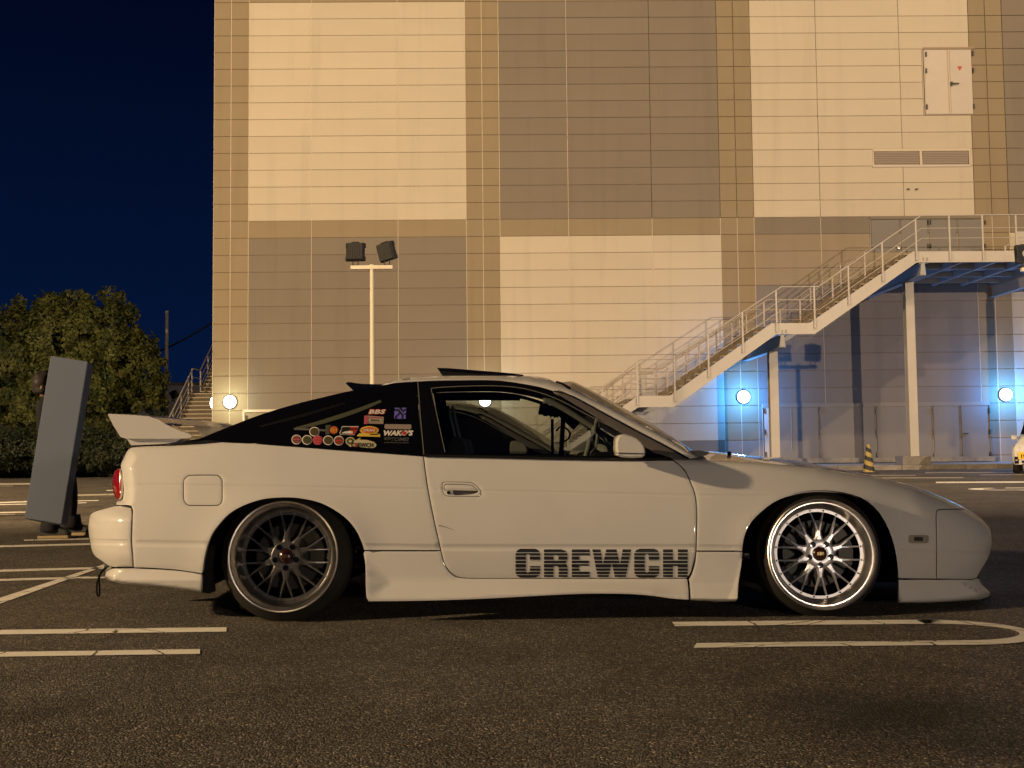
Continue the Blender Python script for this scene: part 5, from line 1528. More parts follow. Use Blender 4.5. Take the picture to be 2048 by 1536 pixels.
for ci in range(len(xs) - 1):
    x0, x1 = xs[ci], xs[ci+1]; b_ = bay_of(ci)
    for k in range(-k_bot - 1, k_top):
        z0 = z_band0 + k * ROW; z1 = z0 + ROW
        if k == -k_bot - 1: z0 = .10; 
        if z1 - z0 < .1: continue
        if b_ < 0: kind = 'f_band'
        elif k >= 13: kind = 'f_band' if k == 13 else ('f_dark' if b_ in (0, 2) else 'f_light')
        elif k >= 0: kind = ['f_light', 'f_dark', 'f_light', 'f_dark', 'f_light'][b_ % 5]
        elif k == -1: kind = 'f_band' if b_ < 2 else 'f_dark'
        else: kind = ['f_dark', 'f_light', 'f_mid', 'f_light', 'f_mid'][b_ % 5]
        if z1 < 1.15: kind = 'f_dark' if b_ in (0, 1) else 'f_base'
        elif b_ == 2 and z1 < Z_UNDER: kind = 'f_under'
        inpic = ci < 17 and k < 14 
        rects = split_panel(x0, x1, z0, z1)
        whole = len(rects) == 1 and abs(rects[0][1]-rects[0][0] - (x1-x0)) < .01 and abs(rects[0][3]-rects[0][2]-(z1-z0)) < .01
        for (p, q, r, s) in rects:
            w, h = q - p, s - r
            if kinds[ci] == 'w' and inpic and ci < 18 and nwide < 296:
                key = (round(w, 2), round(h, 2), kind)
                if key not in panel_cache:
                    mb = MB(); hw, hh = w/2 - GAP, h/2 - GAP; c = .008
                    mb.add([(-hw, .02, -hh), (hw, .02, -hh), (hw, .02, hh), (-hw, .02, hh), (-hw, -.02+c, -hh), (hw, -.02+c, -hh), (hw, -.02+c, hh), (-hw, -.02+c, hh), (-hw+c, -.02, -hh+c), (hw-c, -.02, -hh+c), (hw-c, -.02, hh-c), (-hw+c, -.02, hh-c)],
                           [(0,1,5,4),(1,2,6,5),(2,3,7,6),(3,0,4,7),(4,5,9,8),(5,6,10,9),(6,7,11,10),(7,4,8,11),(8,9,10,11)])
                    panel_cache[key] = mb.mesh('wall_panel', M[kind])
                o = bpy.data.objects.new('wall_panel', panel_cache[key]); COL.objects.link(o); o.parent = BLD
                o.location = ((p+q)/2, random.uniform(-.002, .002), (r+s)/2); nwide += 1
            else:
                mb = narrow.setdefault(kind, MB()); hw, hh = w/2 - GAP, h/2 - GAP; c = .008; X, Z = (p+q)/2, (r+s)/2
                mb.add([(X-hw, .02, Z-hh), (X+hw, .02, Z-hh), (X+hw, .02, Z+hh), (X-hw, .02, Z+hh), (X-hw+c, -.02, Z-hh+c), (X+hw-c, -.02, Z-hh+c), (X+hw-c, -.02, Z+hh-c), (X-hw+c, -.02, Z+hh-c)],
                       [(0,1,5,4),(1,2,6,5),(2,3,7,6),(3,0,4,7),(4,5,6,7)])
for kd, mb in narrow.items():
    o = bpart('band_panels', mb, M[kd]); o['kind'] = 'stuff'; o['label'] = 'small square wall panels of the vertical bands'
WALLW = xs[-1]; ZT = z_band0 + k_top * ROW
mb = MB(); mb.box(xs[0] + .012, WALLW, .019, 24, .0, ZT); bpart('wall_core', mb, M['joint'])
mb = MB(); mb.box(xs[0] - .04, WALLW, -.06, 24, ZT, ZT + .35); bpart('roof_edge', mb, M['f_band'])
mb = MB(); mb.box(xs[0] - .004, xs[0] + .011, -.022, 24, .1, ZT); bpart('corner_trim', mb, M['seal_light'])
# pale sealant in the vertical joints
for i in range(1, 18):
    mb = MB(); mb.box(xs[i] - .011, xs[i] + .011, -.012 if kinds[i-1] == kinds[i] == 'w' or True else 0, .018, .15, z_band0 if i > 8 else ZT)
    bpart('joint_seal', mb, M['seal_light'])
# small water stains and anchor holes
def wbox(name, px0, py0, px1, py1, y0, y1, mat, parent=None, label=None, bevel=0):
    a = wl(px0, py0); b_ = wl(px1, py1); mb = MB(); mb.box(a[0], b_[0], y0, y1, b_[1], a[1]); return bpart(name, mb, mat, parent, label, bevel)
for (px, py) in ((1815,379),(1831.5,379),(476,98),(1090,294),(1292,93),(1134,275)):
    wbox('anchor_hook' if px > 1800 else 'wall_mark', px-2, py-1, px+3 if px > 1800 else px+1, py+1, -.09 if px > 1800 else -.024, -.015, M['steel_dark'] if px > 1800 else M['f_dark'])

# upper double door
D1 = wbox('service_door', 1846, 99, 1946, 229, -.030, .01, M['f_light'], label='cream double service door high on the wall')
wbox('frame', 1843, 97, 1846.6, 230, -.07, .0, M['door_light'], D1); wbox('frame', 1843, 96, 1947, 99, -.07, .0, M['joint'], D1)
a = [(1849,101),(1896.3,227)]; wbox('door_leaf', 1848.5, 101, 1896, 228, -.045, -.031, M['door_light'], D1); wbox('door_leaf', 1898, 101, 1945.5, 228, -.045, -.031, M['door_light'], D1)
wbox('meeting_stile', 1895.6, 100, 1898.4, 228, -.062, -.03, M['seal_light'], D1)
for (x_, ys_) in ((1849, (110,143,215)), (1942.5, (108,142,214))):
    for y_ in ys_: wbox('hinge', x_ + (y_-100)*.018, y_-5, x_+3 + (y_-100)*.018, y_+4.5, -.085, -.03, M['steel_dark'], D1)
wbox('handle', 1899.5, 167.5, 1916, 170, -.11, -.09, M['steel_dark'], D1); wbox('handle', 1900, 165, 1903, 173, -.11, -.045, M['steel_dark'], D1)
t0 = wl(1913.2,133.5); t1 = wl(1923.4,133.5); t2 = wl(1918.3,142.5); mb = MB(); mb.add([(t0[0],-.047,t0[1]),(t1[0],-.047,t1[1]),(t2[0],-.047,t2[1]),(t0[0],-.051,t0[1]),(t1[0],-.051,t1[1]),(t2[0],-.051,t2[1])],[(3,5,4),(0,1,2),(0,3,4,1),(1,4,5,2),(2,5,3,0)])
bpart('access_mark', mb, M['red_paint'], D1, 'red downward triangle for fire access')
# louvre
LV = wbox('louvre', 1744, 299, 1940, 335, .005, .018, M['louvre_back'], label='two-part ventilation louvre under the high door')
wbox('frame', 1744, 299, 1940, 302, -.055, .0, M['seal_light'], LV); wbox('frame', 1744.5, 331, 1941, 333.5, -.055, .0, M['door_light'], LV)
for xx, ww in ((1744.5, 3), (1838, 6), (1936.5, 3)): wbox('frame', xx, 302, xx+ww, 331.2, -.055, .0, M['seal_light'], LV)
for (xa_, xb_) in ((1748, 1837.5), (1844.5, 1936)):
    for k in range(8):
        y_ = 303.4 + k*3.5; A_ = wl(xa_, y_); B_ = wl(xb_, y_+2.3); mb = MB()
        mb.add([(A_[0], -.045, B_[1]), (B_[0], -.045, B_[1]), (B_[0], .0, A_[1]+.01), (A_[0], .0, A_[1]+.01), (A_[0], -.045, B_[1]-.006), (B_[0], -.045, B_[1]-.006), (B_[0], .0, A_[1]+.004), (A_[0], .0, A_[1]+.004)], [(0,1,2,3),(4,7,6,5),(0,4,5,1),(1,5,6,2),(2,6,7,3),(3,7,4,0)])
        bpart('slat', mb, M['louvre'], LV)
# doors on the upper landing
for (a_, b_, nm) in ((1741, 1799, 0), (1801, 1855, 0), (1857, 1913, 1), (1915, 1966, 1)):
    o = wbox('upper_door', a_, 440, b_, 503.5, -.045, -.021, M['door_panel'], label=None)
wbox('door_frame', 1738.5, 437, 1741, 503.5, -.08, -.021, M['door_light']); wbox('door_frame', 1738, 433.5, 1966, 437.5, -.085, -.021, M['f_dark'])
for x_ in (1854.5, 1859.5, 1968.5): 
    for y_ in (446, 493): wbox('hinge', x_-1, y_-5, x_+1, y_+4, -.085, -.04, M['steel_dark'])
wbox('door_knob', 1792, 494, 1797.5, 499, -.12, -.045, M['chrome'])
# ground floor doors under the stairs
GD = []
for i, (a_, b_) in enumerate(((1527, 1549), (1555, 1637), (1639, 1750), (1752, 1864), (1866, 1919), (1921, 1977))):
    o = wbox('ground_door', a_, 811, b_, 917.5, -.055, -.021, M['door_panel'] if i else M['door_light']); GD.append(o)
wbox('door_head', 1524, 807.5, 1978, 811, -.09, -.021, M['f_base'])
wbox('door_jamb', 1523, 808, 1526.5, 918, -.09, -.021, M['seal_light']); wbox('door_jamb', 1977, 808, 1980.5, 918, -.09, -.021, M['f_base'])
for x_, o in ((1637.8, 2), (1750.8, 3), (1865, 4), (1528, 0), (1976, 5)):
    for y_ in (822, 864, 909): wbox('hinge', x_-1.3 + (y_-810)*.03, y_-5, x_+1.6 + (y_-810)*.03, y_+5, -.10, -.05, M['steel_dark'] if o in (0, 5) else M['conc'], GD[o])
wbox('handle', 1925, 866, 1934, 868, -.12, -.05, M['steel_dark'], GD[5]); wbox('pull_rail', 1580.5, 816, 1583, 900, -.08, -.05, M['door_light'], GD[1])
wbox('threshold', 1526, 917.5, 1982, 922, -.35, .0, M['conc'])
# side door at far left of the front
SD = wbox('side_door', 489, 823, 640, 921, -.03, -.015, M['f_mid']); wbox('frame', 486, 821, 489.5, 921, -.07, .0, M['seal_light'], SD); wbox('frame', 486, 819.5, 640, 823, -.07, .0, M['seal_light'], SD)
wbox('hinge', 492, 831, 495, 842, -.08, -.03, M['steel_dark'], SD)

# round wall lamps
def bulkhead(px, py, rpx, mat, col, watts, lab, off=.12, xoff=0):
    x_, z_ = wl(px, py, off); r = rpx / 57.0
    t = empty('wall_lamp', BP + BX*x_ + Vector((0,0,z_)) + BN*.02, BROT); tag(t, lab, 'wall lamp', 'round lamps on the building wall')
    MB().lathe([(0, 0), (r*1.10, 0), (r*1.16, -.02), (r*1.14, -.06), (r*1.02, -.07)], 32).build('lamp_base', M['fitting'], t, angle=35)
    MB().lathe([(r, -.055), (r*.98, -.09), (r*.85, -.125), (r*.6, -.15), (r*.3, -.163), (0, -.167)], 32).build('lamp_globe', mat, t, smooth=True)
    lamp_light('lamp_glow', BP + BX*x_ + Vector((0,0,z_)) + BN*.75, watts, col, .12)
    return t
BLUE = (0.05, 0.33, 1.0)
bulkhead(459, 803.5, 12.5, M['lampglow_white'], (0.95, 1.0, 0.72), 55, 'round white lamp at the left corner of the building')
bulkhead(970, 801.5, 11.5, M['lampglow_white'], (0.9, 1.0, 0.95), 45, 'round lamp seen through the side windows of the car')
bulkhead(1488, 793.5, 12.5, M['lampglow_blue'], BLUE, 290, 'round cold lamp below the lower stair flight')
bulkhead(2013, 789, 12.5, M['lampglow_blue'], BLUE, 290, 'round cold lamp at the right edge of the picture')
# lamp on the side face, seen half past the corner
xq, zq = xs[0], wl(421, 805)[1]
t = empty('wall_lamp', BP + BX*(xs[0]) + Vector((0, .35, zq)), BROT + math.pi/2); tag(t, 'round white lamp showing half past the left building corner', 'wall lamp', 'round lamps on the building wall')
t.rotation_euler = (0, 0, BROT - math.pi/2)
MB().lathe([(0, 0), (.25, 0), (.26, -.03), (.23, -.05)], 32).build('lamp_base', M['fitting'], t, angle=35)
MB().lathe([(.22, -.03), (.21, -.08), (.16, -.13), (.08, -.155), (0, -.16)], 32).build('lamp_globe', M['lampglow_white'], t, smooth=True)
lamp_light('lamp_glow', BP + BX*(xs[0] - .6) + Vector((0, .35, zq)), 45, (0.95, 1.0, 0.72), .1)

# ================================================================== MAIN STAIRCASE
ST = empty('staircase', BP, BROT)
tag(ST, 'pale steel staircase climbing right along the building to a landing', 'staircase')
OS = 5.0                                     # near stringer stands this far in front of the wall
def sp_(px, py, off=OS): return wl(px, py, off)
def spart(name, mb, mat, **kw): return mb.build(name, mat, ST, **kw)
Lx0, Lz1 = sp_(1275, 792); Lx1, _ = sp_(1340, 791.5); Mx0, Lz2 = sp_(1543, 646.5); Mx1, _ = sp_(1619, 645); Tx0, Lz3 = sp_(1826, 503)
slope = (Lz2 - Lz1) / (Mx0 - Lx1)
Gx = Lx0 - (Lz1 - .15) / slope              # where the flight starts
TX1 = Tx0 + 9.5
top = [(Gx, .15), (Lx0, Lz1), (Lx1, Lz1), (Mx0, Lz2), (Mx1, Lz2), (Tx0, Lz3), (TX1, Lz3)]
dz = Lz2 - sp_(1552, 668.7)[1]              # stringer depth, vertical on the landings
bx = sp_(1552.3, 668.7)[0] - Mx0            # how far the lower corner is set over
bot = [(Gx + .15, .15), (Lx0 + bx*.0 + .03, Lz1 - dz), (Lx1 + .12, Lz1 - dz), (Mx0 + .14, Lz2 - dz), (Mx1 + .15, Lz2 - dz), (Tx0 + .10, Lz3 - dz), (TX1, Lz3 - dz)]
def stringer(y0, y1, name='stringer'):
    for i in range(len(top) - 1):
        a, b_ = top[i], top[i+1]; c, d = bot[i+1], bot[i]
        mb = MB(); mb.add([(a[0], y0, a[1]), (b_[0], y0, b_[1]), (c[0], y0, c[1]), (d[0], y0, d[1]), (a[0], y1, a[1]), (b_[0], y1, b_[1]), (c[0], y1, c[1]), (d[0], y1, d[1])],
            [(0,1,2,3),(7,6,5,4),(0,4,5,1),(1,5,6,2),(2,6,7,3),(3,7,4,0)])
        spart(name, mb, M['white_metal'])
stringer(-OS, -OS + .06)
stringer(-.75, -.69)
# splice plates with bolts
for (px, py) in ((1568,664), (1850,519)):
    x_, z_ = sp_(px, py, OS); mb = MB(); mb.box(x_ - .10, x_ + .10, -OS - .012, -OS, z_ - .06, z_ + .30)
    mb2 = MB()
    for dx in (-.06, .06):
        for dzz in (-.02, .04): mb2.lathe([(0, -.02), (.018, -.02), (.018, 0)], 8, (x_ + dx, -OS - .012, z_ + dzz))
    spart('splice_bolts', mb2, M['conc'])
# steps
def flight(x0, z0, x1, z1, n):
    for i in range(n):
        xa_ = x0 + (x1 - x0) * i / n; xb_ = x0 + (x1 - x0) * (i+1) / n; zt = z0 + (z1 - z0) * (i+1) / n - .06; zb = z0 + (z1 - z0) * i / n - .06
        mb = MB(); mb.box(xa_, xb_ + .02, -OS + .062, -.752, zt - .04, zt); mb.box(xa_, xa_ + .012, -OS + .062, -.752, zb, zt - .04)
        spart('step', mb, M['tread'])
flight(Gx, .15 + .06, Lx0, Lz1, 12); flight(Lx1, Lz1, Mx0, Lz2, 12); flight(Mx1, Lz2, Tx0, Lz3, 12)
for (a, b_, z_) in ((Lx0, Lx1, Lz1), (Mx0, Mx1, Lz2)):
    mb = MB(); mb.box(a, b_ + .02, -OS + .062, -.752, z_ - .10, z_ - .06); spart('landing_plate', mb, M['steel_blue'])
mb = MB(); mb.box(Tx0, TX1, -OS + .062, -.025, Lz3 - .12, Lz3 - .06); spart('platform_deck', mb, M['steel_blue'])
# joists and cross beams below
x_ = Tx0 + .5
while x_ < TX1:
    mb = MB(); mb.box(x_ - .05, x_ + .05, -OS + .07, -.05, Lz3 - .34, Lz3 - .122); spart('joist', mb, M['steel_blue']); x_ += 1.05
for yy in (-3.4, -1.8):
    mb = MB(); mb.box(Tx0 + .1, TX1, yy - .06, yy + .06, Lz3 - .30, Lz3 - .124); spart('joist', mb, M['steel_blue'])
# pillars with brackets and cantilever beams
PY = -3.75
def pillar(px_mid, py_top, xbeam_px, ybeam, wpx, name_label):
    x_ = sp_(px_mid, py_top, -PY)[0]; w = .27
    mb = MB()
    # H section
    mb.box(x_ - w/2, x_ + w/2, PY - .13, PY - .115, .15, 1); mb.v = []; mb.f = []; mb.mi = []
    return x_
def hcol(x_, z1, lab):
    mb = MB(); w = .135
    mb.box(x_ - w, x_ + w, PY - w, PY - w + .018, .15, z1); mb.box(x_ - w, x_ + w, PY + w - .018, PY + w, .15, z1); mb.box(x_ - .01, x_ + .01, PY - w + .018, PY + w - .018, .15, z1)
    o = spart('pillar', mb, M['white_metal']); return o
XP1 = wl(1820, 700, -PY)[0]; XP0 = wl(1547, 800, -PY)[0]
ZB1 = Lz3 - dz - .02; ZB0 = Lz2 - dz - .02
def cbeam(x_, ztop, h0=.16, h1=.42):
    # tapered cantilever beam from the near stringer back to the wall
    mb = MB(); w = .10
    for (a, b_, za, zb) in ((-OS + .02, PY - .3, h0, h1), (PY - .3, -.03, h1, h1)):
        mb.add([(x_ - w, a, ztop), (x_ + w, a, ztop), (x_ + w, b_, ztop), (x_ - w, b_, ztop), (x_ - w, a, ztop - .02), (x_ + w, a, ztop - .02), (x_ + w, b_, ztop - .02), (x_ - w, b_, ztop - .02)], [(0,1,2,3),(7,6,5,4),(0,4,5,1),(1,5,6,2),(2,6,7,3),(3,7,4,0)])
        mb.add([(x_ - w, a, ztop - za + .02), (x_ + w, a, ztop - za + .02), (x_ + w, b_, ztop - zb + .02), (x_ - w, b_, ztop - zb + .02), (x_ - w, a, ztop - za), (x_ + w, a, ztop - za), (x_ + w, b_, ztop - zb), (x_ - w, b_, ztop - zb)], [(0,1,2,3),(7,6,5,4),(0,4,5,1),(1,5,6,2),(2,6,7,3),(3,7,4,0)])
        mb.add([(x_ - .008, a, ztop - .02), (x_ + .008, a, ztop - .02), (x_ + .008, b_, ztop - .02), (x_ - .008, b_, ztop - .02), (x_ - .008, a, ztop - za + .02), (x_ + .008, a, ztop - za + .02), (x_ + .008, b_, ztop - zb + .02), (x_ - .008, b_, ztop - zb + .02)], [(0,1,2,3),(7,6,5,4),(0,4,5,1),(1,5,6,2),(2,6,7,3),(3,7,4,0)])
    mb.add([(x_ - .05, -OS - .01, ztop + .0), (x_ + .05, -OS - .01, ztop), (x_ + .09, -OS - .01, ztop - .36), (x_ - .09, -OS - .01, ztop - .36), (x_ - .05, -OS + .02, ztop), (x_ + .05, -OS + .02, ztop), (x_ + .09, -OS + .02, ztop - .36), (x_ - .09, -OS + .02, ztop - .36)], [(0,1,2,3),(7,6,5,4),(0,4,5,1),(1,5,6,2),(2,6,7,3),(3,7,4,0)])
    return spart('cross_beam', mb, M['steel_blue'])
hcol(XP1, ZB1 - .40, ''); cbeam(XP1, ZB1, .38, .40)
hcol(XP0, ZB0 - .40, ''); cbeam(XP0, ZB0, .38, .40)
XP2 = XP1 + 4.45
hcol(XP2, ZB1 - .40, ''); cbeam(XP2, ZB1, .38, .40)
for xp in (XP1, XP0, XP2):
    mb = MB(); mb.box(xp - .48, xp + .42, PY - .35, PY + .30, .148, .42); spart('footing', mb, M['conc'], bevel=.015)
# concrete support under the lower flight
# rails
RH = sp_(1627, 573.7)[1] - Lz2
def rail_set(y_, posts, thick=.021, mids=(.36, .64)):
    prof = [(Gx + .3, .15 + RH)] + [(Lx0 + .10, Lz1 + RH), (Lx1 + .05, Lz1 + RH), (Mx0 + .32, Lz2 + RH), (Mx1 + .30, Lz2 + RH), (Tx0 + .27, Lz3 + RH), (TX1, Lz3 + RH)]
    def prof_z(x, dzr):
        for (a, b_) in zip(prof[:-1], prof[1:]):
            if a[0] <= x <= b_[0]: return a[1] + (b_[1]-a[1])*(x-a[0])/(b_[0]-a[0]) - dzr
        return (prof[0][1] if x < prof[0][0] else prof[-1][1]) - dzr
    mb = MB(); mb.tube([(p[0], y_, p[1]) for p in prof], thick, 8); spart('handrail', mb, M['white_metal'], smooth=True)
    for f in mids:
        pr = [(p[0] - (.0 if i in (0, 6) else .10*f*0), y_, p[1] - RH*f) for i, p in enumerate(prof)]
        mb = MB(); mb.tube(pr, thick*.55, 6); spart('mid_rail', mb, M['white_metal'], smooth=True)
    for xx in posts:
        zt = prof_z(xx, 0)
        zs = 0
        for (a, b_) in zip(top[:-1], top[1:]):
            if a[0] <= xx <= b_[0]: zs = a[1] + (b_[1]-a[1])*(xx-a[0])/max(1e-6, b_[0]-a[0])
        if xx < Gx: zs = .2
        mb = MB(); mb.beam((xx, y_ - .0, zs - .28), (xx, y_, zt), .045, .045, (0, 1, 0)); spart('post', mb, M['white_metal'])
posts = [sp_(p, q)[0] for p, q in ((1273.7,760),(1349,760),(1416,700),(1484.6,660),(1552,620),(1628,610),(1696,560),(1763.8,520),(1831,480),(1897.7,470),(1964,470),(2031,470))]
d_ = (posts[3] - posts[2]); posts += [posts[0] - d_*k for k in (1, 2, 3)] + [posts[-1] + d_*k for k in (1, 2, 3, 4)]
posts = [p for p in posts if p > Gx + .25]
rail_set(-OS - .035, posts)
inner = [p for p in posts if p < Tx0 + .1]
rail_set_far = [p + .05 for p in inner]
def rail_partial(y_, mat, th=.019):
    prof = [(Gx + .3, .15 + RH*.86), (Lx0 + .10, Lz1 + RH*.86), (Lx1 + .05, Lz1 + RH*.86), (Mx0 + .32, Lz2 + RH*.86), (Mx1 + .30, Lz2 + RH*.86), (Tx0 - .6, Lz3 + RH*.86 - .6*slope)]
    mb = MB(); mb.tube([(p[0], y_, p[1]) for p in prof], th, 8); spart('handrail', mb, mat, smooth=True)
    for f in (.35, .68):
        mb = MB(); mb.tube([(p[0], y_, p[1] - RH*.86*f) for p in prof], th*.6, 6); spart('mid_rail', mb, mat, smooth=True)
    for xx in rail_set_far:
        if xx > Tx0 - .6: continue
        for (a, b_) in zip(prof[:-1], prof[1:]):
            if a[0] <= xx <= b_[0]:
                zt = a[1] + (b_[1]-a[1])*(xx-a[0])/(b_[0]-a[0]); mb = MB(); mb.beam((xx, y_, zt - RH*.95), (xx, y_, zt), .05, .05, (0,1,0)); spart('post', mb, mat)
M['rail_dark'] = vary(new_mat('rail_darker', rough=.5), (0.36, 0.30, 0.26), .1, 2)  # darker tone for the middle and far rails
rail_partial(-3.3, M['rail_dark']); rail_partial(-.85, M['rail_dark'])
# light parapet board and short rail on the platform at the right edge
x_, z_ = sp_(2034, 463, 3.0); mb = MB(); mb.box(x_, x_ + 1.6, -3.0, -2.95, Lz3 - .05, z_); spart('notice_board', mb, M['white_metal'])
a_, za_ = sp_(2008, 494, 3.2); b2_, zb_ = sp_(2030, 484, 3.2); mb = MB(); mb.tube([(a_, -3.2, za_), (b2_, -3.2, zb_)], .02, 6); mb.beam((a_ + .03, -3.2, Lz3 - .06), (a_ + .03, -3.2, za_), .05, .05, (0,1,0)); spart('short_rail', mb, M['white_metal'])

# ================================================================== FLOOD LIGHT POLES
def flood_head(root, pos, yaw, pitch, roll=0, lens=None):
    h = bpy.data.objects.new('flood_head', None)
    mb = MB()
    s = .215
    # housing: shallow box with chamfered back and cooling ribs
    mb.add([(-s,-.05,-s),(s,-.05,-s),(s,-.05,s),(-s,-.05,s),(-s,.04,-s),(s,.04,-s),(s,.04,s),(-s,.04,s),(-s*.86,.12,-s*.86),(s*.86,.12,-s*.86),(s*.86,.12,s*.86),(-s*.86,.12,s*.86)],
           [(0,1,2,3),(0,4,5,1),(1,5,6,2),(2,6,7,3),(3,7,4,0),(4,8,9,5),(5,9,10,6),(6,10,11,7),(7,11,8,4),(8,11,10,9)])
    for k in range(7): mb.box(-s*.8 + k*s*.26, -s*.8 + k*s*.26 + .02, .12, .128, -s*.75, s*.75)
    for sx in (-1, 1):
        for sz in (-1, 1): mb.box(sx*s - .022, sx*s + .022, -.045, .0, sz*s*.72 - .05, sz*s*.72 + .05)
    mb.box(-.09, .09, -.03, .05, s, s + .025)
    o = mb.build('flood_head', M['flood_body'], root, bevel=.008); o.location = pos; o.rotation_euler = (pitch, roll, yaw)
    ln = MB(); ln.box(-s*.84, s*.84, -.056, -.051, -s*.84, s*.84); ln.build('lens', lens or M['flood_lens'], o)
    rf = MB(); rf.lathe([(0, -.0575), (.06, -.0595), (.09, -.058)], 20); rf.build('reflector', M['flood_led'], o)
    yk = MB(); yk.box(-.07, -.05, -.03, .03, -s - .10, -s + .02); yk.box(.05, .07, -.03, .03, -s - .10, -s + .02); yk.box(-.07, .07, -.03, .03, -s - .11, -s - .09)
    yk.build('bracket', M['steel_dark'], root).location = pos
    return o
def flood_pole(x, y, z_bar, lab, heads, bar=.95, lens=None, mat=None, wid=.085):
    r = empty('floodlight_pole', (x, y, 0)); tag(r, lab, 'floodlight', 'floodlight poles of the car park')
    mt = mat or M['pole_paint']
    MB().tube([(0,0,0),(0,0,z_bar + .02)], [wid*1.15, wid*.9], 16).build('pole', mt, r, angle=40)
    MB().box(-.2,.2,-.2,.2,0,.03).build('base_plate', mt, r)
    b_ = MB(); b_.box(-bar/2, bar/2, -.05, .05, z_bar - .09, z_bar); b_.build('crossbar', mt, r, bevel=.006)
    for (hx, yaw, pitch, roll) in heads: flood_head(r, (hx, 0, z_bar + .32), yaw, pitch, roll, lens)
    return r
M['pole_paint'] = vary(new_mat('pole_cream_paint', rough=.5), (0.56, 0.50, 0.38), .08, 1.5)
P1 = at(743.5, 531, 25.0)
R = math.radians
flood_pole(P1.x, 25.0, P1.z, 'floodlight pole with two black heads before the tan wall', [(-.38, R(178), R(4), 0), (.36, R(150), R(-10), R(10))], 0.98, wid=.048)
P2 = at(2083.5, 531, 25.0)
flood_pole(P2.x, 25.0, P2.z - .05, 'floodlight pole at the right edge with its lens toward the camera', [(-.39, R(6), R(-4), 0), (.39, R(-30), R(-4), 0)], 0.98, wid=.06)
P3 = at(336, 800, 62.0)
flood_pole(P3.x, 62.0, P3.z, 'small distant floodlight pole between the tree and the stairs', [(-.36, R(150), R(10), R(25)), (.36, R(210), R(10), R(25))], 0.98, mat=M['white_metal'])
# poles whose lamps light the lot (outside the frame); the low one is an added fill
for (v, lab, tgt) in ((MASTS[0], 'tall floodlight mast left above the picture, lamps on', (-3, 37, 8)), (MASTS[1], 'tall floodlight mast right above the picture, lamps on', (19, 37, 8)), (LIGHT_D, 'tall floodlight pole right behind the camera aimed at the building', (9, 37, 8)), (LIGHT_A, 'floodlight pole left of the picture, lamps on', (0, 37, 4)), (LIGHT_B, 'floodlight pole left behind the camera, lamps on', (0, 6, 0)), (LIGHT_C, 'added low fill lamp on a pole right behind the camera', (0, 10, 0))):
    dx, dy = tgt[0] - v.x, tgt[1] - v.y; yaw = math.atan2(dx, -dy)
    d = Vector((dx, dy, 0)).normalized() * .45
    flood_pole(v.x - d.x*1.0, v.y - d.y*1.0, v.z - .32, lab, [(0, yaw, R(-12), 0)], .5, lens=M['flood_on'], wid=.06)

# ================================================================== TRAFFIC CONE
c = ground(1738, 946.5); cr = empty('traffic_cone', (c.x, c.y, 0)); tag(cr, 'yellow and black spiral striped traffic cone by the kerb', 'traffic cone')
H = .80; n = 40; m_ = 34; vs = []; fs = []; mi = []
for i in range(m_ + 1):
    t = i / m_; z = .03 + (H - .03)*t; r = .165*(1 - t) + .05*t
    for k in range(n): a = 2*math.pi*k/n; vs.append((r*math.cos(a), r*math.sin(a), z))
for i in range(m_):
    for k in range(n):
        fs.append((i*n+k, i*n+(k+1) % n, (i+1)*n+(k+1) % n, (i+1)*n+k))
        ph = (i / m_ * 3.1 + k / n * 1.0 + .12) % 1.0; mi.append(1 if ph < .5 else 0)
fs.append(tuple(m_*n + k for k in range(n))); mi.append(0)
mb = MB(); mb.v = vs; mb.f = fs; mb.mi = mi
mb.build('cone_body', [M['cone_y'], M['cone_k']], cr, smooth=True)
bs = MB(); bs.box(-.22, .22, -.22, .22, 0, .035); bs.build('cone_base', M['cone_k'], cr, bevel=.015)

# ================================================================== VEGETATION
def leaf_cloud(blobs, n, size, seed, dens_scale=1.1, shell=.55, thr=0.0):
    """leaf clumps spread through overlapping volumes, thinned by noise so gaps and tufts appear"""
    rnd = random.Random(seed); vs = []; fs = []
    tot = sum(b[3]*b[4]*b[5] for b in blobs); made = 0; tries = 0
    while made < n and tries < n*8:
        tries += 1
        q = rnd.random()*tot; 
        for b in blobs:
            q -= b[3]*b[4]*b[5]
            if q <= 0: break
        u = Vector((rnd.gauss(0,1), rnd.gauss(0,1), rnd.gauss(0,1))).normalized(); r = shell + (1 - shell)*rnd.random()**.6
        lump = noise.noise(Vector((b[0], b[1], b[2])) + u*1.7)*.26 + noise.noise(u*4.3 + Vector((b[2], b[0], 3)))*.20
        p = Vector((b[0] + u.x*b[3]*(r + lump), b[1] + u.y*b[4]*(r + lump), b[2] + u.z*b[5]*(r + lump)))
        if p.z < .02: continue
        if noise.noise(p*dens_scale*2.2) + .25*noise.noise(p*6) < thr: continue
        made += 1
        s = size*rnd.uniform(.6, 1.25)
        ax = (u + Vector((rnd.uniform(-.9,.9), rnd.uniform(-.9,.9), rnd.uniform(-.5,1.0)))).normalized()
        t1 = ax.orthogonal().normalized(); t1.rotate(Matrix.Rotation(rnd.uniform(0, 6.28), 3, ax)); t2 = ax.cross(t1)
        k = len(vs)
        vs += [p - t1*s*.5, p + t2*s*.28, p + t1*s*.55 + ax*s*.1, p - t2*s*.28]; fs.append((k, k+1, k+2, k+3))
    me = bpy.data.meshes.new('leaves'); me.from_pydata([tuple(v) for v in vs], [], fs); me.update(); return me
def px_blob(px, py, Y, rpx, rz=None, ry=None):
    p = at(px, py, Y); r = rpx*Y/2150; return (p.x, p.y, p.z, r, ry or r*.9, (rz*Y/2150) if rz else r)
YT = 53.0
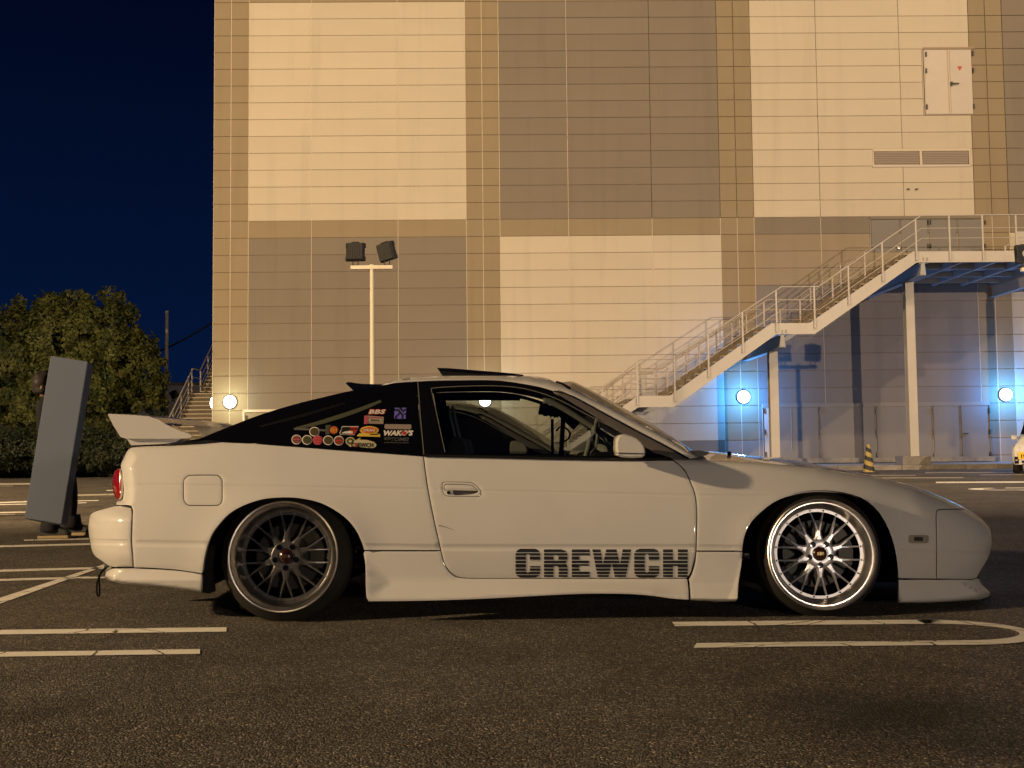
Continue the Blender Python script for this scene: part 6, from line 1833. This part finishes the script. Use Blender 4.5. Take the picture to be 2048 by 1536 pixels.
tb = [px_blob(30,720,YT,95,100), px_blob(120,690,YT,105,100), px_blob(205,670,YT,78,80), px_blob(250,740,YT,82,90), px_blob(150,770,YT-1,110,90), px_blob(60,800,YT-1,90,70), px_blob(290,790,YT,45,70),
      px_blob(224,598,YT,26,30), px_blob(150,604,YT,34,26), px_blob(95,606,YT,26,26), px_blob(42,618,YT,24,30), px_blob(-60,740,YT,90,110), px_blob(-20,690,YT,60,60), px_blob(255,640,YT,24,34), px_blob(300,735,YT,38,50), px_blob(180,830,YT,90,45)]
TR = empty('tree', (at(140, 900, YT).x, YT, 0)); tag(TR, 'broad evergreen tree at the left with clumped yellow green leaves', 'tree')
off_ = Vector((-TR.location.x, -YT, 0))
lm = leaf_cloud(tb, 90000, .23, 5, .62, .45, -.02); o = link('crown', lm, M['leaf'], TR); o.location = off_
tk = MB()
base = Vector((TR.location.x, YT, 0)); tk.tube([base, base + Vector((.1,0,1.8)), base + Vector((0,0,3.2))], [.3,.25,.18], 10)
for k, b_ in enumerate(tb[:12]):
    e = Vector((b_[0], b_[1], b_[2])); s0 = base + Vector((.05, 0, 1.2 + .1*(k % 5))); mid = s0.lerp(e, .5) + Vector((0, 0, -.2)); tk.tube([s0, mid, e], [.09,.06,.025], 7)
o = tk.build('trunk', M['bark'], TR, smooth=True); o.location = off_
# hedge in front of the tree
hb = []
for i in range(14): hb.append(px_blob(-60 + i*26, 905 + random.uniform(-6, 6), 34.5 + random.uniform(-.3,.3), 30, 44, .9))
for i in range(9): hb.append(px_blob(150 + i*14, 868 + i*3.5 + random.uniform(-5, 5), 35.2, 22, 24, .8))
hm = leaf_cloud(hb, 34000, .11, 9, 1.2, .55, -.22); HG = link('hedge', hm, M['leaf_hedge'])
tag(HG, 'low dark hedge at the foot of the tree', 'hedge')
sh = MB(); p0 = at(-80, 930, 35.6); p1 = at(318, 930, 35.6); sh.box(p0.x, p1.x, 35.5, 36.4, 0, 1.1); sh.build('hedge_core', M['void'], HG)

# ================================================================== FAR LEFT: side stairs, low building, pole, cable
SS = empty('side_staircase', (-14.2, 42.9, 0)); tag(SS, 'outdoor stairs with pale railing climbing behind the left building corner', 'staircase')
n1 = 18; rise, run = .187, .262
M['side_tread'] = vary(new_mat('side_tread', rough=.8), (0.62, 0.54, 0.42), .15, 2.2); M['side_riser'] = vary(new_mat('side_riser', rough=.9), (0.20, 0.165, 0.12), .35, 1.6)
for i in range(n1):
    mb = MB(); mb.box(0, 3.6, i*run, (i+1)*run + .02, 0 if i == 0 else i*rise - .03, (i+1)*rise - .045); mb.box(0, 3.6, i*run - .045, (i+1)*run - .05, (i+1)*rise - .045, (i+1)*rise, 1); mb.build('step', [M['side_riser'], M['side_tread']], SS)
zl = n1*rise; yl = n1*run
mb = MB(); mb.box(0, 3.6, yl + .02, yl + 1.3, zl - .1, zl); mb.build('landing_plate', M['tread'], SS)
for i in range(14):
    mb = MB(); mb.box(0, 3.6, yl + 1.3 + i*run, yl + 1.3 + (i+1)*run + .02, zl + i*rise - .03, zl + (i+1)*rise - .045); mb.box(0, 3.6, yl + 1.3 + i*run - .045, yl + 1.3 + (i+1)*run - .05, zl + (i+1)*rise - .045, zl + (i+1)*rise, 1); mb.build('step', [M['side_riser'], M['side_tread']], SS)
path = [(0, 0, 1.1), (0, yl + .1, zl + 1.12), (0, yl + 1.25, zl + 1.12), (0, yl + 1.3 + 14*run, zl + 14*rise + 1.12)]
for f, th in ((0, .035), (.38, .022), (.72, .022), (.98, .03)):
    mb = MB(); mb.tube([(p[0], p[1], p[2] - f) for p in path], th, 6); mb.build('handrail' if f == 0 else 'mid_rail', M['white_metal'], SS, smooth=True)
for yy in (0, 1.05, 2.1, 3.2, 4.2, yl, yl + 1.3, yl + 2.5, yl + 3.7):
    zz = zl*min(1, yy/yl) if yy <= yl + 1.3 else zl + (yy - yl - 1.3)/run*rise
    mb = MB(); mb.beam((0, yy, zz - .1), (0, yy, zz + 1.1), .05, .05, (0,1,0)); mb.build('post', M['white_metal'], SS)
mb = MB(); mb.add([(-.03,0,0),(-.03,yl,zl),(-.03,yl,zl-.35),(-.03,.3,0),(0,0,0),(0,yl,zl),(0,yl,zl-.35),(0,.3,0)], [(0,1,2,3),(7,6,5,4),(0,4,5,1),(1,5,6,2),(2,6,7,3),(3,7,4,0)]); mb.build('stringer', M['white_metal'], SS)
FB = empty('far_building', (-24, 75, 0)); tag(FB, 'low grey building far behind the side stairs', 'building')
zt = at(380, 765, 75).z
mb = MB(); mb.box(-12, 20, 0, 8, 0, zt - .15); mb.build('wall', M['far_wall'], FB)
mb = MB(); mb.box(-12.1, 20.1, -.1, 8, zt - .15, zt); mb.build('roof_edge', M['conc'], FB)
for k in range(5):
    mb = MB(); mb.box(-12, 20, -.012, 0, .9 + k*1.0, .93 + k*1.0); mb.build('wall_joint', M['joint'], FB)
up = at(334, 622, 58.0); UP = empty('utility_pole', (up.x, 58.0, 0)); tag(UP, 'slim concrete utility pole behind the tree', 'utility pole')
MB().tube([(0,0,0),(0,0,up.z)], [.14,.085], 12).build('pole', M['pole_conc'], UP, angle=40)
cb = MB(); cpts = [at(x, y, 58.0) for x, y in catmull([(150,742),(260,722),(310,705),(334,696),(380,672),(427,643),(520,575)], 20)]; cb.tube(cpts, .05, 6)
CB = cb.build('overhead_cable', M['black_matte'], smooth=True); tag(CB, 'black overhead cable between the utility pole and the building', 'cable')

# ================================================================== KEI CAR AT THE RIGHT EDGE
g0 = ground(2026, 948.5); KY = g0.y
KC = empty('parked_car', (g0.x + .86, KY + .1, 0), math.radians(-27)); tag(KC, 'small white car facing the camera at the right edge, yellow number plate', 'car')
sect = [(-.74, .24), (-.76, .34), (-.755, .70), (-.73, .98), (-.68, 1.12), (-.66, 1.30), (-.60, 1.62), (-.50, 1.74)]
def kring(y, sc, zc, zlow=.24):
    L_ = []
    for (x_, z_) in sect: L_.append((x_*sc, y, min(z_, zc) if z_ > .3 else max(z_, zlow)))
    return L_ + [(-q[0], q[1], q[2]) for q in reversed(L_)]
def kmesh():
    secs = [(-.02, .90, .62), (.03, .97, .72), (.12, .995, .80), (.42, 1.0, .98), (.95, 1.0, 1.30), (1.25, 1.0, 1.44), (1.7, 1.0, 1.48), (2.9, 1.0, 1.47), (3.25, .99, 1.38), (3.35, .96, 1.1)]
    vs = []; fs = []; n = 16
    for (y, s, zc) in secs:
        r = []
        for (x_, z_) in sect: 
            z2 = z_ if z_ <= .34 else .34 + (z_ - .34)*(zc - .34)/(1.74 - .34)
            wx = x_ if z2 > 0 else x_
            # narrow only above the waist
            xi = -.76 if z2 < .62 else -.76 + min(.27, (z2 - .62)*.75)
            if z_ == .24: xi = -.72
            if z_ == 1.74: xi += .08
            r.append((xi*s, y, z2))
        r = r + [(-q[0], q[1], q[2]) for q in reversed(r)]
        vs += r
    for i in range(len(secs) - 1):
        for k in range(15): fs.append((i*n+k, i*n+k+1, (i+1)*n+k+1, (i+1)*n+k))
        fs.append((i*n+15, i*n, (i+1)*n, (i+1)*n+15))
    fs.append(tuple(range(16))); fs.append(tuple((len(secs)-1)*n + k for k in reversed(range(16))))
    mb = MB(); mb.add(vs, fs); return mb
kmesh().build('body', M['paint'], KC, angle=30)
wsv = MB(); wsv.add([(-.54,.45,.99),(.54,.45,.99),(.46,.95,1.30),(-.46,.95,1.30)], [(0,1,2,3)]); o = wsv.build('windscreen', M['black_gloss'], KC); o.location = (0, -.035, .03)
for s in (-1, 1):
    hl = MB(); hl.add([(s*.745,.04,.60),(s*.56,-.01,.58),(s*.55,.02,.68),(s*.66,.08,.73),(s*.735,.13,.72)], [(0,1,2,3,4)]); o = hl.build('headlight', M['clear_lens'], KC); o.location = (0, -.02, 0)
    fg = MB(); fg.box(s*.64 - .05, s*.64 + .05, -.035, -.01, .26, .44); fo = fg.build('fog_lamp', M['black_matte'], KC)
    fb2 = MB(); fb2.box(s*.64 - .03, s*.64 + .03, -.045, -.034, .33, .37); fb2.build('lamp_strip', M['clear_lens'], fo)
    w = MB().lathe([(.0,.03),(.15,.03),(.17,0),(.26,-.01),(.28,.02),(.28,.15)], 28, axis='X'); o = w.build('wheel', M['tyre'], KC, angle=35); o.location = (s*.74 - (.0 if s < 0 else 0), .62, .28); o.scale = (-s, 1, 1)
    o2 = o.copy(); COL.objects.link(o2); o2.location.y = 2.75
    mr = MB(); mr.box(s*.70 - .08, s*.70 + .08, .72, .80, .88, 1.0); mr.build('wing_mirror', M['paint'], KC, bevel=.03)
gr_ = MB(); gr_.box(-.52, .52, -.035, -.015, .28, .34); gr_.build('grille', M['black_matte'], KC); gr2 = MB(); gr2.box(-.5, .5, -.035, -.015, .24, .26); gr2.build('grille', M['black_matte'], KC)
pk = MB(); pk.box(-.60, -.27, -.05, -.04, .38, .56); PLT = pk.build('number_plate', M['plate_y'], KC)
def flat_text(txt, parent, loc, size, mat, name='plate_print'):
    cu = bpy.data.curves.new('t', 'FONT'); cu.body = txt; cu.size = size; cu.resolution_u = 2; cu.offset = .004; cu.align_x = 'LEFT'
    to = bpy.data.objects.new('t', cu); COL.objects.link(to); dg = bpy.context.evaluated_depsgraph_get()
    me = bpy.data.meshes.new_from_object(to.evaluated_get(dg)); bpy.data.objects.remove(to)
    me.transform(Matrix.Rotation(math.pi/2, 4, 'X')); o = link(name, me, mat, parent); o.location = loc; return o
flat_text('19', PLT, (-.55, -.055, .41), .13, M['black_matte'])

# ================================================================== PERSON AND ADDED COVER AT THE LEFT
YP = 9.75
def pz(px, py, Y=YP): return at(px, py, Y)
def skin_fig(name, chain, radii, edges, mat, parent, sub=2):
    me = bpy.data.meshes.new(name); me.from_pydata([tuple(v) for v in chain], edges, []); o = bpy.data.objects.new(name, me); COL.objects.link(o)
    if parent: o.parent = parent
    md = o.modifiers.new('skin', 'SKIN'); md.use_smooth_shade = True
    sv = me.skin_vertices[0].data if me.skin_vertices else None
    return o, md, sv
def build_skin(name, joints, edges, mat, parent, root=0, sub=2):
    """joints: {name: (Vector, radius)}"""
    keys = list(joints); idx = {k: i for i, k in enumerate(keys)}
    bm = bmesh.new(); lay = bm.verts.layers.skin.verify(); vv = []
    for k in keys:
        v = bm.verts.new(joints[k][0]); r = joints[k][1]; v[lay].radius = (r, r) if not isinstance(r, tuple) else r; vv.append(v)
    vv[root][lay].use_root = True
    for a, b_ in edges: bm.edges.new((vv[idx[a]], vv[idx[b_]]))
    me = bpy.data.meshes.new(name); bm.to_mesh(me); bm.free(); me.materials.append(mat)
    o = bpy.data.objects.new(name, me); COL.objects.link(o); o.parent = parent
    md = o.modifiers.new('skin', 'SKIN'); md.use_smooth_shade = True
    ms = o.modifiers.new('sub', 'SUBSURF'); ms.levels = sub; ms.render_levels = sub
    return o
f1 = ground(100, 1077); PER = empty('person', (f1.x, f1.y, 0)); tag(PER, 'person in black clothes and pale-soled shoes, mostly hidden behind an added grey board', 'person')
px0, py0 = f1.x, f1.y
def J(px, z, dy=0.0): return Vector((at(px, 900, py0 + dy).x, py0 + dy, z)) - Vector((px0, py0, 0))
joints = {'pelvis': (J(112, .84, .10), .14), 'belly': (J(106, .98, .10), .125), 'chest': (J(98, 1.14, .08), (.15, .12)), 'neck0': (J(92, 1.27, .06), .06), 'neck': (J(91, 1.32, .05), .05), 'head': (J(90, 1.42, .04), .088), 'crown': (J(91, 1.49, .05), .07),
          'hipL': (J(104, .80, .0), .098), 'kneeL': (J(112, .46, -.04), .065), 'calfL': (J(110, .30, -.02), .058), 'ankL': (J(102, .09, 0), .042),
          'hipR': (J(124, .80, .22), .098), 'kneeR': (J(143, .46, .22), .065), 'calfR': (J(145, .30, .27), .058), 'ankR': (J(144, .10, .33), .042),
          'shL': (J(84, 1.22, -.12), .062), 'elL': (J(82, .98, -.22), .045), 'wrL': (J(101, .86, -.30), .028),
          'shR': (J(112, 1.22, .22), .062), 'elR': (J(130, .98, .18), .045), 'wrR': (J(132, .86, -.02), .028)}
E = [('pelvis','belly'),('belly','chest'),('chest','neck0'),('neck0','neck'),('neck','head'),('head','crown'),('pelvis','hipL'),('hipL','kneeL'),('kneeL','calfL'),('calfL','ankL'),('pelvis','hipR'),('hipR','kneeR'),('kneeR','calfR'),('calfR','ankR'),
     ('chest','shL'),('shL','elL'),('elL','wrL'),('chest','shR'),('shR','elR'),('elR','wrR')]
body = build_skin('body', joints, E, M['dark_cloth'], PER)
# head skin, face and hair
hd_ = MB(); hc = J(90, 1.425, .04)
def uvsphere(c, rx, ry, rz, n=24, m_=16, zlo=-1, zhi=1):
    mb = MB(); vs = []; fs = []
    for i in range(m_ + 1):
        t = math.pi*i/m_
        for k in range(n): a = 2*math.pi*k/n; vs.append((c.x + rx*math.sin(t)*math.cos(a), c.y + ry*math.sin(t)*math.sin(a), c.z + rz*math.cos(t)))
    for i in range(m_):
        for k in range(n): fs.append((i*n+k, (i+1)*n+k, (i+1)*n+(k+1) % n, i*n+(k+1) % n))
    mb.add(vs, fs); return mb
face = uvsphere(hc, .082, .098, .118).mesh('head', M['skin'], smooth=True)
for v in face.vertices:   # chin, nose and brow on the side that looks right
    d = v.co - hc
    if d.x > .03 and d.z < -.02: v.co.x += .010; v.co.z -= .008
    if d.x > .065 and abs(d.y) < .02 and abs(d.z) < .03: v.co.x += .016
link('head', face, None, PER)
for s in (-1, 1):
    e_ = uvsphere(hc + Vector((.078, s*.032, .012)), .010, .012, .008, 10, 8); e_.build('eye', M['s_dark'], PER, smooth=True)
    e_ = uvsphere(hc + Vector((-.005, s*.098, -.005)), .022, .012, .034, 10, 8); e_.build('ear', M['skin'], PER, smooth=True)
mt_ = uvsphere(hc + Vector((.080, 0, -.055)), .008, .025, .006, 10, 8); mt_.build('mouth', M['s_pink'], PER, smooth=True)
hr = uvsphere(hc + Vector((-.020, 0, .012)), .105, .115, .135, 28, 18).mesh('hair', M['hair'], smooth=True)
for v in hr.vertices:
    d = v.co - hc; k = noise.noise(v.co*22)*.018; v.co += d.normalized()*k
    if d.x > .055 and d.z < .07: v.co.x -= .05
    if d.z < -.09: v.co.z += .02
link('hair', hr, None, PER)
# shoes
def shoe(cx, cy, zs, L_=.28, yaw=0.0, lift=0.0):
    prof = [(-.11,.0),(-.12,.05),(-.10,.10),(-.03,.12),(.03,.105),(.09,.07),(.15,.055),(.175,.03),(.17,.0)]
    mb = MB(); rows = []
    for (yy, s, zsc) in ((-.045,.86,.8),(-.03,1,1),(.03,1,1),(.045,.86,.8)):
        rows.append([(p[0]*s, yy, .028 + p[1]*zsc) for p in prof])
    n = len(prof); vs = [v for r in rows for v in r]; fs = [(i*n+k, (i+1)*n+k, (i+1)*n+(k+1) % n, i*n+(k+1) % n) for i in range(3) for k in range(n)]
    fs += [tuple(range(n)), tuple(3*n + k for k in reversed(range(n)))]; mb.add(vs, fs)
    o = mb.build('shoe', M['shoe'], PER, bevel=.008); o.location = (cx, cy, lift); o.rotation_euler = (0, 0, yaw)
    so = MB(); so.box(-.115, .165, -.046, .046, 0, .029); so.build('sole', M['sole'], o, bevel=.006)
    lc = MB()
    for k in range(3): lc.box(.02 + k*.03, .032 + k*.03, -.03, .03, .125 - k*.018, .132 - k*.018)
    lc.build('laces', M['grey_trim'], o)
shoe(J(106, 0, 0).x, 0, 0, yaw=.05); shoe(J(150, 0, .36).x, .36, 0, yaw=-.05)
# hem of the trousers
for (jx, dy, z) in ((103, 0, .13), (146, .33, .14)):
    c_ = J(jx, z, dy); MB().lathe([(.075, .06), (.085, .0), (.095, -.05), (.088, -.06)], 20, c_, 'Z').build('trouser_cuff', M['dark_cloth'], PER, smooth=True)
# hands closing on the added board's edges
def hand(w, dirx, name='hand'):
    j = {'w': (w, .024), 'p': (w + Vector((.0, -.045, .01)), (.036, .020)), 'p2': (w + Vector((dirx*.01, -.075, .015)), (.036, .016))}
    o = build_skin(name, j, [('w','p'),('p','p2')], M['skin'], PER, root=0, sub=1)
    for k in range(4):
        zz = w.z + .045 - k*.022; ln = (.030, .034, .033, .026)[k]
        b0 = Vector((w.x + dirx*.01, w.y - .07, zz)); b1 = b0 + Vector((dirx*.012, -ln, .002)); b2 = b1 + Vector((-dirx*.020, -ln*.7, 0)); b3 = b2 + Vector((-dirx*.022, -.006, 0))
        build_skin('finger', {'a': (b0, .0095), 'b': (b1, .009), 'c': (b2, .0085), 'd': (b3, .0075)}, [('a','b'),('b','c'),('c','d')], M['skin'], o, sub=1)
    t0 = w + Vector((-dirx*.012, -.03, .03)); build_skin('thumb', {'a': (t0, .012), 'b': (t0 + Vector((-dirx*.03, -.025, .02)), .0105), 'c': (t0 + Vector((-dirx*.055, -.035, .022)), .009)}, [('a','b'),('b','c')], M['skin'], o, sub=1)
hand(J(101, .86, -.30), 1); hand(J(132, .86, -.02), 1)
# added privacy block covering the person, a leaning grey board
YS = 9.25
q = [at(101,711,YS), at(176,723,YS), at(123,1048.5,YS), at(48,1036,YS)]
cc = sum(q, Vector())/4; BO = empty('cover', cc); 
d_ = .115; mb = MB(); qq = [p - cc for p in q]
mb.add([tuple(p) for p in qq] + [(p.x + .005, p.y + d_, p.z - .028) for p in qq], [(0,1,2,3),(7,6,5,4),(0,4,5,1),(1,5,6,2),(2,6,7,3),(3,7,4,0)])
bpy.data.objects.remove(BO)
BO = mb.build('cover', M['slab'], bevel=.008); BO.location = cc; tag(BO, 'tall plain grey rectangular board added as a privacy block before the person', 'cover')
